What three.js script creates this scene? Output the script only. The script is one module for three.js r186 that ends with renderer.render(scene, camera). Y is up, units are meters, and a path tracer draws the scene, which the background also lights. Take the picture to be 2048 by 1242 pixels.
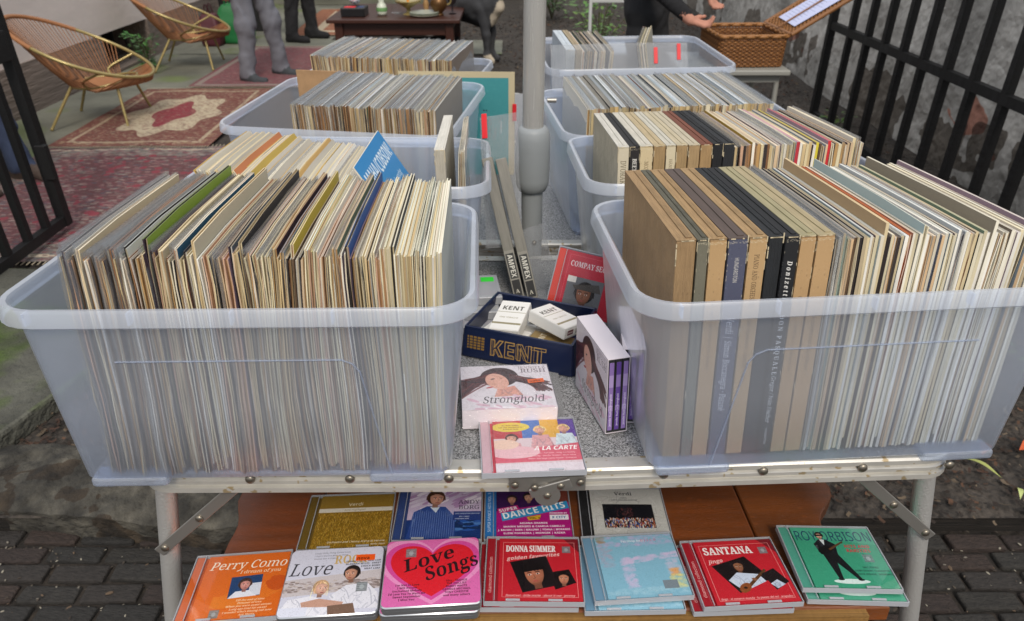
import * as THREE from 'three';
import { mergeGeometries, toCreasedNormals } from 'three/addons/utils/BufferGeometryUtils.js';
import { RoundedBoxGeometry } from 'three/addons/geometries/RoundedBoxGeometry.js';

// ---------------------------------------------------------------- camera, sky, sun, exposure
const scene = new THREE.Scene();
const camera = new THREE.PerspectiveCamera(46.83, 2048 / 1242, 0.05, 200);
camera.position.set(0, 1.42, 0);
camera.rotation.set(THREE.MathUtils.degToRad(-30.5), 0, 0);
camera.focus = 1.0;
camera.userData.fStop = 8;

const SKYW = 128, SKYH = 64, skyData = new Float32Array(SKYW * SKYH * 4);
for (let j = 0; j < SKYH; j++) for (let i = 0; i < SKYW; i++) {           // overcast: brighter overhead than at the horizon
  const el = Math.max(0, Math.sin(((j + 0.5) / SKYH - 0.5) * Math.PI)), k = (j * SKYW + i) * 4;
  const v = 0.3 * (1 + 2 * el) + 0.02 * Math.sin(i * 0.2) * Math.sin(j * 0.31);
  skyData[k] = v * 0.965; skyData[k + 1] = v * 0.99; skyData[k + 2] = v * 1.05; skyData[k + 3] = 1;
}
const skyTex = new THREE.DataTexture(skyData, SKYW, SKYH, THREE.RGBAFormat, THREE.FloatType);
skyTex.mapping = THREE.EquirectangularReflectionMapping; skyTex.magFilter = THREE.LinearFilter; skyTex.minFilter = THREE.LinearFilter;
skyTex.wrapS = THREE.RepeatWrapping; skyTex.needsUpdate = true;
scene.background = skyTex; scene.environment = skyTex;

const sun = new THREE.DirectionalLight(0xfff4e6, 1.45);
sun.position.set(1.2, 7, 4.6); sun.target.position.set(0, 0, -2); scene.add(sun, sun.target);
sun.castShadow = true; sun.shadow.radius = 32; sun.shadow.mapSize.set(2048, 2048);
Object.assign(sun.shadow.camera, { left: -6, right: 6, top: 10, bottom: -8, near: 0.1, far: 40 });
const EXPOSURE = 1.46;

// ---------------------------------------------------------------- helpers
function rng(seed) { let a = seed >>> 0; return () => { a = (a + 0x6D2B79F5) | 0; let t = Math.imul(a ^ (a >>> 15), 1 | a); t = (t + Math.imul(t ^ (t >>> 7), 61 | t)) ^ t; return ((t ^ (t >>> 14)) >>> 0) / 4294967296; }; }
const rnd0 = rng(11);
const rr = (a, b, r = rnd0) => a + (b - a) * r();
const pick = (arr, r = rnd0) => arr[Math.floor(r() * arr.length)];
const D2R = Math.PI / 180;
const hash = (x, y, s = 0) => { let h = Math.imul(x | 0, 374761393) + Math.imul(y | 0, 668265263) + Math.imul(s | 0, 974634777); h = Math.imul(h ^ (h >>> 13), 1274126177); return ((h ^ (h >>> 16)) >>> 0) / 4294967296; };
function vnoise(x, y, per, s) {                                            // tileable value noise
  const xi = Math.floor(x), yi = Math.floor(y), fx = x - xi, fy = y - yi, u = fx * fx * (3 - 2 * fx), v = fy * fy * (3 - 2 * fy), m = (a) => ((a % per) + per) % per;
  const a = hash(m(xi), m(yi), s), b = hash(m(xi + 1), m(yi), s), c = hash(m(xi), m(yi + 1), s), d = hash(m(xi + 1), m(yi + 1), s);
  return a + (b - a) * u + (c - a) * v + (a - b - c + d) * u * v;
}
function fbm(x, y, per, oct, s) { let a = 0.5, t = 0, n = 0; for (let o = 0; o < oct; o++) { t += a * vnoise(x, y, per, s + o); n += a; a *= 0.5; x *= 2; y *= 2; per *= 2; } return t / n; }
const lin = (hex) => { const c = new THREE.Color(hex); return [c.r, c.g, c.b]; };
const mixc = (a, b, t) => [a[0] + (b[0] - a[0]) * t, a[1] + (b[1] - a[1]) * t, a[2] + (b[2] - a[2]) * t];
function dataTex(w, h, fn, srgb = true, rx = 1, ry = 1) {                  // fn(u,v,x,y) -> [r,g,b] in 0..1 (sRGB values when srgb)
  const d = new Uint8Array(w * h * 4);
  for (let y = 0; y < h; y++) for (let x = 0; x < w; x++) { const c = fn(x / w, y / h, x, y), k = (y * w + x) * 4; for (let q = 0; q < 3; q++) d[k + q] = Math.max(0, Math.min(255, c[q] * 255)); d[k + 3] = 255; }
  const t = new THREE.DataTexture(d, w, h); t.wrapS = t.wrapT = THREE.RepeatWrapping; t.magFilter = THREE.LinearFilter; t.minFilter = THREE.LinearMipmapLinearFilter; t.generateMipmaps = true;
  if (srgb) t.colorSpace = THREE.SRGBColorSpace; t.repeat.set(rx, ry); t.needsUpdate = true; return t;
}
const grey = (v) => [v, v, v];
function canvasTex(w, h, draw) {
  const c = document.createElement('canvas'); c.width = w; c.height = h; const g = c.getContext('2d'); draw(g, w, h);
  const t = new THREE.CanvasTexture(c); t.colorSpace = THREE.SRGBColorSpace; t.anisotropy = 4; return t;
}
const std = (o) => new THREE.MeshStandardMaterial(o);
const phy = (o) => new THREE.MeshPhysicalMaterial(o);
const col = (hex) => new THREE.Color(hex);
const used = {};
function numbered(n) { const k = used[n] = (used[n] ?? -1) + 1; return k ? `${n}_${String(k).padStart(3, '0')}` : n; }
function tag(o, label, category, group) { o.userData.label = label; o.userData.category = category; if (group) o.userData.group = group; return o; }
function thing(name, label, category, group) { const o = new THREE.Group(); o.name = numbered(name); scene.add(o); return tag(o, label, category, group); }
function part(name, geo, m, parent, label) { const o = new THREE.Mesh(geo, m); o.name = name; parent.add(o); if (label) o.userData.label = label; return o; }
function single(name, geo, m, label, category, group) { const o = new THREE.Mesh(geo, m); o.name = numbered(name); scene.add(o); return tag(o, label, category, group); }
function struct(name, geo, m, kind = 'structure') { const o = new THREE.Mesh(geo, m); o.name = numbered(name); o.userData.kind = kind; scene.add(o); return o; }
function frame(o, yaw = 0, tilt = 0, roll = 0) {
  return new THREE.Matrix4().makeTranslation(...o).multiply(new THREE.Matrix4().makeRotationY(yaw * D2R)).multiply(new THREE.Matrix4().makeRotationX(tilt * D2R)).multiply(new THREE.Matrix4().makeRotationZ(roll * D2R));
}
const sub = (F, o, yaw = 0, tilt = 0, roll = 0) => F.clone().multiply(frame(o, yaw, tilt, roll));
function put(o, F) { F.decompose(o.position, o.quaternion, o.scale); return o; }
const I4 = new THREE.Matrix4();
const bx = (w, h, d, x = 0, y = 0, z = 0) => new THREE.BoxGeometry(w, h, d).translate(x, y, z);
const rb = (w, h, d, r, x = 0, y = 0, z = 0, s = 2) => new RoundedBoxGeometry(w, h, d, s, r).translate(x, y, z);
const V = (x, y, z) => new THREE.Vector3(x, y, z);
function rod(a, b, r0, r1 = r0, seg = 10) {
  const A = V(...a), B = V(...b), d = B.clone().sub(A), g = new THREE.CylinderGeometry(r1, r0, d.length(), seg);
  g.applyQuaternion(new THREE.Quaternion().setFromUnitVectors(V(0, 1, 0), d.normalize())); return g.translate((A.x + B.x) / 2, (A.y + B.y) / 2, (A.z + B.z) / 2);
}
function tube(pts, r, seg = 24, rad = 6, closed = false, tension = 0.5) { return new THREE.TubeGeometry(new THREE.CatmullRomCurve3(pts.map((p) => V(...p)), closed, 'catmullrom', tension), seg, r, rad, closed); }
const merge = (a) => mergeGeometries(a.map((g) => { const q = g.index ? g.toNonIndexed() : g; for (const k of Object.keys(q.attributes)) if (!['position', 'normal', 'uv'].includes(k)) q.deleteAttribute(k); return q; }));
const lathe = (pts, seg = 24) => new THREE.LatheGeometry(pts.map(([x, y]) => new THREE.Vector2(x, y)), seg);
// rounded rectangle outline with outward normals; radii per corner (+x+z, -x+z, -x-z, +x-z)
function outline(w, d, r, seg = 5) {
  const R = Array.isArray(r) ? r : [r, r, r, r], out = [], cs = [[1, 1, 0], [-1, 1, 90], [-1, -1, 180], [1, -1, 270]];
  cs.forEach(([sx, sz, a0], k) => { const q = Math.max(R[k], 1e-4); for (let i = 0; i <= seg; i++) { const a = (a0 + 90 * i / seg) * D2R, nx = Math.cos(a), nz = Math.sin(a); out.push([sx * (w / 2 - q) + nx * q, sz * (d / 2 - q) + nz * q, nx, nz]); } });
  return out;
}
function sweep(o, prof, crease = 0.7, close = true) {                      // prof: [offset, y] along the outward normal
  const pos = [], uv = [], n = o.length, P = (i, k) => { const q = o[i % n]; return [q[0] + q[2] * prof[k][0], prof[k][1], q[1] + q[3] * prof[k][0]]; };
  let s = 0; for (let i = 0; i < (close ? n : n - 1); i++) { const l = Math.hypot(o[(i + 1) % n][0] - o[i][0], o[(i + 1) % n][1] - o[i][1]); let t = 0;
    for (let k = 0; k + 1 < prof.length; k++) { const h = Math.hypot(prof[k + 1][0] - prof[k][0], prof[k + 1][1] - prof[k][1]); const a = P(i, k), b = P(i + 1, k), c = P(i + 1, k + 1), d = P(i, k + 1);
      pos.push(...a, ...d, ...b, ...b, ...d, ...c); uv.push(s, t, s, t + h, s + l, t, s + l, t, s, t + h, s + l, t + h); t += h; } s += l; }
  const g = new THREE.BufferGeometry(); g.setAttribute('position', new THREE.Float32BufferAttribute(pos, 3)); g.setAttribute('uv', new THREE.Float32BufferAttribute(uv, 2)); g.computeVertexNormals();
  return toCreasedNormals(g, crease);
}
function cap(o, off, y, up = true) {                                       // flat lid over an outline, uv in metres
  const pos = [], uv = [], nor = [], n = o.length; for (let i = 0; i < n; i++) { const a = o[i], b = o[(i + 1) % n], p = [a[0] + a[2] * off, y, a[1] + a[3] * off], q = [b[0] + b[2] * off, y, b[1] + b[3] * off], c = [0, y, 0], tri = up ? [c, q, p] : [c, p, q]; for (const t of tri) { pos.push(...t); uv.push(t[0], -t[2]); nor.push(0, up ? 1 : -1, 0); } }
  const g = new THREE.BufferGeometry(); g.setAttribute('position', new THREE.Float32BufferAttribute(pos, 3)); g.setAttribute('normal', new THREE.Float32BufferAttribute(nor, 3)); g.setAttribute('uv', new THREE.Float32BufferAttribute(uv, 2)); return g;
}
function planeUV(g, w, d) { const p = g.attributes.position, uv = []; for (let i = 0; i < p.count; i++) uv.push(p.getX(i) / w + 0.5, 0.5 - p.getZ(i) / d); g.setAttribute('uv', new THREE.Float32BufferAttribute(uv, 2)); return g; }
function boxTop(w, h, d, x = 0, y = 0, z = 0) { return planeUV(bx(w, h, d), w, d).translate(x, y, z); } // box whose uv is its plan
function sheet(w, d, nx, nz, f) {                                          // horizontal grid; f(x,z) -> y
  const g = new THREE.PlaneGeometry(w, d, nx, nz).rotateX(-Math.PI / 2), p = g.attributes.position, uv = [];
  for (let i = 0; i < p.count; i++) { if (f) p.setY(i, f(p.getX(i), p.getZ(i))); uv.push(p.getX(i), -p.getZ(i)); }
  g.setAttribute('uv', new THREE.Float32BufferAttribute(uv, 2)); g.computeVertexNormals(); return g;
}
class MB {                                                                  // vertex-coloured mesh builder
  constructor() { this.p = []; this.c = []; this.i = []; }
  v(x, y, z, c) { this.p.push(x, y, z); this.c.push(c[0], c[1], c[2]); return this.p.length / 3 - 1; }
  q(a, b, c, d) { this.i.push(a, b, c, a, c, d); }
  geo() { const g = new THREE.BufferGeometry(); g.setAttribute('position', new THREE.Float32BufferAttribute(this.p, 3)); g.setAttribute('color', new THREE.Float32BufferAttribute(this.c, 3)); g.setIndex(this.i); g.computeVertexNormals(); return g; }
}
// ---------------------------------------------------------------- materials
const noiseA = dataTex(256, 256, (u, v) => grey(fbm(u * 8, v * 8, 8, 5, 3)), false);
const fineA = dataTex(256, 256, (u, v) => grey(fbm(u * 64, v * 64, 64, 2, 9)), false);
function rep(t, x, y = x) { const c = t.clone(); c.repeat.set(x, y); c.needsUpdate = true; return c; }
const bumpSoft = rep(noiseA, 2), bumpFine = rep(fineA, 3);
const M = {};
M.alu = std({ color: col('#c9c8c4'), metalness: 0.85, roughness: 0.42, roughnessMap: rep(noiseA, 6), bumpMap: rep(noiseA, 12), bumpScale: 0.0004 });
M.aluLight = std({ color: col('#dcd9d0'), metalness: 0.5, roughness: 0.42, map: dataTex(512, 64, (u, v, x, y) => { const n = fbm(u * 40, v * 6, 240, 3, 301), k = fbm(u * 90, v * 12, 1080, 2, 307); const b = 0.93 + 0.1 * (n - 0.5); return k > 0.8 ? [b * 0.84, b * 0.76, b * 0.62] : [b, b, b]; }, true, 1.1, 12) });
M.steel = std({ color: col('#a3a09a'), metalness: 0.75, roughness: 0.4 });
M.rivet = std({ color: col('#8b8477'), metalness: 0.9, roughness: 0.38 });
M.galv = std({ color: col('#d3d2ce'), metalness: 0.65, roughness: 0.4, bumpMap: rep(fineA, 1, 6), bumpScale: 0.0006 });
M.laminate = std({ map: dataTex(512, 512, (u, v, x, y) => { const n = 0.55 * hash(x >> 1, y >> 1, 5) + 0.45 * vnoise(u * 180, v * 180, 180, 7); return grey(n < 0.33 ? 0.27 : n < 0.5 ? 0.47 : n < 0.7 ? 0.6 : 0.71); }, true, 3.2, 3.2), roughness: 0.5 });
M.pp = phy({ color: col('#e6eefb'), roughness: 0.31, transmission: 0.8, thickness: 0, ior: 1.48, side: THREE.DoubleSide, bumpMap: rep(noiseA, 3), bumpScale: 0.0008 });
M.ppDense = phy({ color: col('#ecf2fb'), roughness: 0.32, transmission: 0.68, thickness: 0, ior: 1.48, side: THREE.DoubleSide });
M.film = phy({ color: col('#e6e8ea'), roughness: 0.2, transmission: 0.78, thickness: 0, ior: 1.5, side: THREE.DoubleSide, bumpMap: rep(noiseA, 14), bumpScale: 0.003 });
M.clear = phy({ color: col('#fcfdfd'), roughness: 0.05, transmission: 1, thickness: 0, ior: 1.5, side: THREE.DoubleSide });
M.wrap = phy({ color: col('#ffffff'), roughness: 0.1, transmission: 1, thickness: 0, ior: 1.55, side: THREE.DoubleSide, bumpMap: rep(noiseA, 3, 1), bumpScale: 0.004 });
M.caseEdge = phy({ color: col('#d5d8dd'), roughness: 0.2, transmission: 0.5, thickness: 0, ior: 1.5, side: THREE.DoubleSide });
M.tray = std({ color: col('#2b2b2d'), roughness: 0.35 });
M.vc = std({ vertexColors: true, roughness: 0.85, side: THREE.DoubleSide, bumpMap: null });
M.vcGloss = std({ vertexColors: true, roughness: 0.5, side: THREE.DoubleSide });
M.iron = std({ color: col('#1d1d1e'), roughness: 0.5, metalness: 0.3, bumpMap: rep(noiseA, 10), bumpScale: 0.001 });
M.brass = std({ color: col('#a3925f'), metalness: 0.35, roughness: 0.5, roughnessMap: rep(noiseA, 8) });
M.pole = std({ color: col('#a6a5a1'), roughness: 0.42, metalness: 0.15, roughnessMap: rep(noiseA, 3) });
M.poleJoint = std({ color: col('#8f9496'), roughness: 0.5 });
M.wornEdge = std({ color: col('#cdbf9f'), roughness: 0.9 });
M.red = std({ color: col('#d8232b'), roughness: 0.45 });

// ---------------------------------------------------------------- ground, pavements
const soilMap = dataTex(512, 512, (u, v, x, y) => { const n = fbm(u * 12, v * 12, 12, 5, 21), m = hash(x, y, 4), g = fbm(u * 70, v * 70, 70, 2, 8); const b = 0.16 + 0.12 * n + 0.12 * (g - 0.5) + 0.04 * (m - 0.5); return [b * 1.08, b * 0.98, b * 0.88]; }, true, 0.8, 0.8);
const soilBump = dataTex(512, 512, (u, v) => grey(0.6 * fbm(u * 40, v * 40, 40, 3, 33) + 0.4 * fbm(u * 90, v * 90, 90, 2, 5)), false, 0.8, 0.8);
M.soil = std({ map: soilMap, roughness: 0.95, bumpMap: soilBump, bumpScale: 0.03 });
const yard = struct('ground', sheet(60, 58.65, 60, 60, (x, z) => 0.004 * Math.sin(x * 3.1) * Math.cos(z * 2.3)), M.soil); yard.position.set(0, -0.01, -30.675);
M.sand = std({ map: soilMap, color: col('#b0aaa2'), roughness: 0.95, bumpMap: soilBump, bumpScale: 0.02 });
const walk = struct('pavement', sheet(16, 8, 8, 8), M.sand); walk.position.set(0, -0.07, 2.6);
const step = struct('pavement_step', bx(16, 0.07, 0.02), M.sand); step.position.set(0, -0.046, -1.37);
{ // brick pavers: every brick in view is a piece of the pavement
  const r = rng(5), mats = ['#37342f', '#3a3531', '#3d322d', '#33312e', '#42352e', '#393632'].map((h) => std({ color: col(h), map: dataTex(128, 128, (u, v, x, y) => grey(0.62 + 0.38 * fbm(u * 10, v * 10, 10, 4, h.charCodeAt(2)) - 0.08 * hash(x, y, 3)), true, 1, 1), roughness: 0.85, bumpMap: rep(noiseA, 2), bumpScale: 0.004 }));
  const L = 0.152, W = 0.06, geos = [];
  for (let k = 0; k < 5; k++) { const g = new RoundedBoxGeometry(L - 0.008 - 0.006 * r(), 0.04, W - 0.007 - 0.004 * r(), 1, 0.006 + 0.003 * r()), p = g.attributes.position; for (let i = 0; i < p.count; i++) { const h = hash(Math.round(p.getX(i) * 900), Math.round(p.getZ(i) * 900), k); p.setXYZ(i, p.getX(i) + 0.004 * (h - 0.5), p.getY(i), p.getZ(i) + 0.004 * (hash(k, Math.round(p.getX(i) * 900), Math.round(p.getZ(i) * 900)) - 0.5)); } geos.push(g); }
  let row = 0, n = 0; const far = [];
  for (let z = -1.325; z < -0.55; z += W, row++) for (let k = -11; k <= 11; k++) {
    const x = (k + (row % 2 ? 0.5 : 0) + 0.13 * Math.sin(row * 2.3)) * L, zz = z + 0.012 * Math.sin(x * 1.7) + rr(-0.002, 0.002, r), seen = (x < -0.42 && x > -1.62 || x > 0.42 && x < 1.62) && z < -0.93;
    const y = -0.078 + rr(-0.004, 0.004, r), ry = rr(-0.03, 0.03, r), g = pick(geos, r), m = pick(mats, r);
    if (seen && n < 300) { const b = part('brick', g, m, walk); b.position.set(x, y + 0.07, zz - 2.6); b.rotation.set(rr(-0.03, 0.03, r), ry, rr(-0.02, 0.02, r)); n++; }
    else far.push(g.clone().rotateY(ry).translate(x, y + 0.07, zz - 2.6));
  }
  const f = part('brick_field', merge(far), mats[1], walk); f.userData.kind = 'stuff';
}
// stone slab at the foot of the pavement
const stoneTex = dataTex(512, 512, (u, v, x, y) => { const n = fbm(u * 14, v * 14, 14, 6, 41), m = fbm(u * 30, v * 30, 30, 3, 17), k = fbm(u * 5, v * 5, 5, 4, 2); const b = 0.26 + 0.42 * (n - 0.3) + 0.16 * (m - 0.5) + 0.08 * (hash(x, y, 8) - 0.5); return k > 0.62 ? [b * 0.78, b * 0.68, b * 0.56] : [b * 1.02, b, b * 0.93]; });
M.stone = std({ map: stoneTex, color: col('#bdb9b2'), roughness: 0.9, bumpMap: rep(noiseA, 3), bumpScale: 0.02 });
{ const g = new THREE.BoxGeometry(1.35, 0.14, 0.26, 110, 8, 26), p = g.attributes.position, uv = []; for (let i = 0; i < p.count; i++) { const x = p.getX(i), y = p.getY(i), z = p.getZ(i), n = fbm(x * 9 + 40, z * 9 + y * 9 + 40, 4096, 5, 3) - 0.5, m = 1 - Math.abs(2 * fbm(x * 4 + z * 3 + 60, z * 5 - x * 2 + 60, 4096, 4, 8) - 1), e = Math.max(0, Math.abs(z) - 0.1) * Math.max(0, y) * 6; p.setXYZ(i, x * (1 - 0.03 * n), y + (y > 0 ? 0.045 * n - 0.03 * (m - 0.7) - e : 0), z + 0.03 * n + 0.02 * Math.sin(x * 6)); uv.push(x * 1.3, (z - y) * 1.3); }
  g.setAttribute('uv', new THREE.Float32BufferAttribute(uv, 2)); g.computeVertexNormals(); const o = single('stone_slab', g, M.stone, 'weathered grey stone slab on the ground at the left edge of the bricks', 'stone slab'); o.position.set(-1.04, -0.045, -1.455); o.rotation.y = -0.04; }
// mossy concrete slab at left
const mossTex = dataTex(512, 512, (u, v, x, y) => { const n = fbm(u * 9, v * 9, 9, 5, 61), m = fbm(u * 4, v * 4, 4, 4, 71), b = 0.3 + 0.2 * (n - 0.5) + 0.07 * (hash(x, y, 1) - 0.5), k = Math.max(0, Math.min(1, (m - 0.46) * 6)); return [b * (1 - 0.16 * k), b * (1 + 0.04 * k), b * (0.9 - 0.42 * k)]; }, true, 1, 1);
M.moss = std({ map: mossTex, roughness: 0.95, bumpMap: rep(noiseA, 6), bumpScale: 0.012 });
M.mossPale = std({ map: mossTex, color: col('#ffffff'), roughness: 0.95, bumpMap: rep(noiseA, 5), bumpScale: 0.008 });
{ const s = new THREE.Shape(); s.moveTo(-1.50, 1.60); s.lineTo(-1.40, 1.95); s.lineTo(-1.62, 2.62); s.lineTo(-3.2, 2.75); s.lineTo(-3.2, 1.45); s.closePath();
  const g = new THREE.ExtrudeGeometry(s, { depth: 0.05, bevelEnabled: true, bevelSize: 0.012, bevelThickness: 0.012, bevelSegments: 2 }).rotateX(-Math.PI / 2);
  single('concrete_slab', g, M.moss, 'dark mossy concrete slab left of the front left tub', 'slab').position.y = -0.005; }
// concrete strip along the house
const concTex = dataTex(512, 512, (u, v, x, y) => { const n = fbm(u * 7, v * 7, 7, 5, 91), m = fbm(u * 3, v * 3, 3, 4, 95), b = 0.43 + 0.2 * (n - 0.5) + 0.05 * (hash(x, y, 2) - 0.5), k = Math.max(0, Math.min(1, (m - 0.44) * 5)); return [b * (0.99 - 0.1 * k), b * (1 + 0.03 * k), b * (0.9 - 0.32 * k)]; }, true, 0.5, 0.5);
M.concrete = std({ map: concTex, roughness: 0.92, bumpMap: rep(noiseA, 2), bumpScale: 0.006 });
const strip = struct('path', sheet(1.9, 9.6, 10, 40), M.concrete); strip.position.set(-2.9, 0.006, -7.65);
const asph = struct('path', sheet(2.2, 10, 4, 12), std({ map: soilMap, color: col('#d6d4d0'), roughness: 0.9, bumpMap: soilBump, bumpScale: 0.008 })); asph.position.set(-1.0, 0.0, -7.0);
const cross = struct('path', sheet(3.2, 0.75, 8, 3), M.concrete); cross.position.set(-1.7, 0.011, -7.75);

// leaf litter and bark on the soil: uncountable
{ const r = rng(77), chip = new THREE.PlaneGeometry(0.024, 0.011, 2, 1); { const p = chip.attributes.position; for (let i = 0; i < p.count; i++) p.setZ(i, 0.006 * (p.getX(i) * 60) ** 2); chip.computeVertexNormals(); }
  const cols = ['#2b2018', '#36261a', '#422d22', '#1f1915', '#523a2a', '#352c25', '#5f5242', '#2a211b'];
  const N = 14000, im = new THREE.InstancedMesh(chip, std({ roughness: 0.9, side: THREE.DoubleSide }), N); im.name = 'leaf_litter'; im.userData.kind = 'stuff'; tag(im, 'dead brown leaf and bark litter over the dark soil', 'leaf litter'); scene.add(im);
  const m = new THREE.Matrix4(), e = new THREE.Euler();
  for (let i = 0; i < N; i++) { let x, z; const t = i / N; if (t < 0.16) { x = rr(-1.6, -0.6, r); z = rr(-1.62, -2.3, r); } else if (t < 0.36) { x = rr(0.6, 1.9, r); z = rr(-1.36, -2.4, r) + 0.05 * r(); } else { x = rr(-0.9, 2.4, r); z = rr(-2.6, -10, r); }
    const s = t < 0.36 ? rr(0.3, 1.1, r) : rr(0.5, 1.5, r); m.makeRotationFromEuler(e.set(-Math.PI / 2 + rr(-0.5, 0.5, r), 0, rr(0, 6.3, r))); m.scale(V(s * rr(0.6, 1.3, r), s * rr(0.5, 1.2, r), s)); m.setPosition(x, rr(-0.004, 0.008, r), z); im.setMatrixAt(i, m); im.setColorAt(i, col(pick(cols, r)).multiplyScalar(rr(0.6, 1.2, r))); }
}
{ const r = rng(78), im = new THREE.InstancedMesh(new THREE.IcosahedronGeometry(0.004, 0), std({ roughness: 0.9 }), 1500); im.name = 'grit'; im.userData.kind = 'stuff'; tag(im, 'pale grit and crumbs scattered over the brick pavement', 'grit'); scene.add(im); const m = new THREE.Matrix4();
  for (let i = 0; i < 1500; i++) { const s = rr(0.25, 1.1, r) * (r() < 0.1 ? 1.5 : 0.8), row = r() < 0.6; m.makeRotationY(r() * 6); m.scale(V(s * 1.7, s * 0.35, s * 0.9)); m.setPosition((r() < 0.5 ? -1 : 1) * rr(0.4, 1.6, r), -0.059 + (row ? -0.004 : 0.003), row ? -1.325 + 0.06 * (Math.floor(r() * 7) + 0.5) + rr(-0.006, 0.006, r) : rr(-1.35, -0.9, r)); im.setMatrixAt(i, m); im.setColorAt(i, col(pick(['#6f695e', '#4e463b', '#3f372f', '#8f897a', '#3a322a', '#5a4a3a'], r))); } }
// rugs
function rug(w, d, draw, label, x, z, yaw, y) {
  const t = canvasTex(768, Math.round(768 * d / w), draw); const m = std({ map: t, roughness: 1, bumpMap: rep(fineA, 6), bumpScale: 0.004 });
  const g = planeUV(sheet(w, d, 24, 24, (a, b) => 0.003 * Math.sin(a * 9 + b * 5) * Math.sin(b * 7)), w, d); const o = thing('rug', label, 'rug', 'old woven rugs laid along the path'); part('pile', g, m, o);
  const fr = []; for (const s of [-1, 1]) for (let k = 0; k < 60; k++) fr.push(bx(0.005, 0.002, 0.03, (k / 59 - 0.5) * w, 0, s * (d / 2 + 0.014))); part('fringe', merge(fr), std({ color: col('#a89c86'), roughness: 1 }), o);
  o.position.set(x, y, z); o.rotation.y = yaw; return o;
}
function weave(g, W, H, seed, cols, n, s) { const r = rng(seed); for (let i = 0; i < n; i++) { g.fillStyle = pick(cols, r); g.globalAlpha = rr(0.25, 0.8, r); const a = rr(s * 0.4, s, r); g.fillRect(r() * W, r() * H, a * 1.6, a * 0.7); } g.globalAlpha = 1; }
rug(1.36, 1.62, (g, W, H) => { g.fillStyle = '#6e6660'; g.fillRect(0, 0, W, H); weave(g, W, H, 3, ['#8a7e74', '#54494a', '#a39685', '#6e3a40'], 2600, 14); g.fillStyle = '#b3a692'; g.fillRect(24, 24, W - 48, 16); g.fillRect(24, H - 40, W - 48, 16); g.fillStyle = '#5d3a3c'; g.fillRect(100, 100, W - 200, H - 200); weave(g, W, H, 5, ['#6b3c42', '#7c4a50', '#97807a', '#503438', '#4c5058', '#8f887e', '#5c5450'], 7200, 13);
  g.fillStyle = '#7d343e'; for (let k = 0; k < 110; k++) { const a = hash(k, 2), b = hash(k, 3); g.beginPath(); g.arc(90 + a * (W - 180), 90 + b * (H - 180), 5 + 9 * hash(k, 4), 0, 7); g.fill(); } }, 'faded crimson flowered rug nearest the left gate leaf', -2.2, -3.6, 0.03, 0.02);
rug(1.0, 1.5, (g, W, H) => { g.fillStyle = '#6e4038'; g.fillRect(0, 0, W, H); weave(g, W, H, 13, ['#7d4a40', '#5d3834', '#8a6a58', '#9a7e68'], 2600, 13); g.strokeStyle = '#a8977e'; g.lineWidth = 20; g.strokeRect(70, 70, W - 140, H - 140); g.fillStyle = '#8c7058'; for (let k = 0; k < 60; k++) { g.fillRect(90 + hash(k, 1) * (W - 180), k % 2 ? 32 : H - 60, 26, 20); g.fillRect(k % 2 ? 30 : W - 56, 60 + hash(k, 7) * (H - 120), 20, 26); }
  g.fillStyle = '#b8aa90'; g.beginPath(); for (let a = 0; a <= 64; a++) { const t = a / 64 * Math.PI * 2, q = 1 + 0.12 * Math.cos(t * 8); g.lineTo(W / 2 + W * 0.3 * q * Math.cos(t), H / 2 + H * 0.33 * q * Math.sin(t)); } g.fill(); weave(g, W, H, 17, ['#a29274', '#c2b69c', '#7d5a4c'], 1500, 12);
  g.fillStyle = '#83303a'; g.beginPath(); for (let a = 0; a <= 40; a++) { const t = a / 40 * Math.PI * 2, q = 1 + 0.2 * Math.cos(t * 4); g.lineTo(W / 2 + W * 0.12 * q * Math.cos(t), H / 2 + H * 0.19 * q * Math.sin(t)); } g.fill(); weave(g, W, H, 19, ['#7a4a44', '#6a5a50', '#a3957c', '#5c3c38', '#8a7460'], 4200, 12); }, 'rug with a cream medallion and red centre beside the near hoop chair', -2.42, -5.14, 0.02, 0.028);
rug(1.05, 1.7, (g, W, H) => { g.fillStyle = '#70484a'; g.fillRect(0, 0, W, H); weave(g, W, H, 23, ['#84545a', '#5c4448', '#97706c', '#7c6a66', '#8c3c48'], 5200, 14); g.strokeStyle = '#877a72'; g.lineWidth = 34; g.strokeRect(40, 40, W - 80, H - 80); }, 'dusty red rug under the grey trousered person', -2.1, -6.78, 0.0, 0.036);
rug(1.5, 2.0, (g, W, H) => { g.fillStyle = '#8a5a42'; g.fillRect(0, 0, W, H); weave(g, W, H, 29, ['#9a6a50', '#7c5040', '#a88468'], 3500, 14); g.strokeStyle = '#b3a48c'; g.lineWidth = 50; g.strokeRect(130, 130, W - 260, H - 260); g.fillStyle = '#b9ac94'; g.fillRect(280, 280, W - 560, H - 560); }, 'orange brown rug with cream panels left of the dark wooden table', -1.75, -9.4, 0.05, 0.02);

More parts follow.
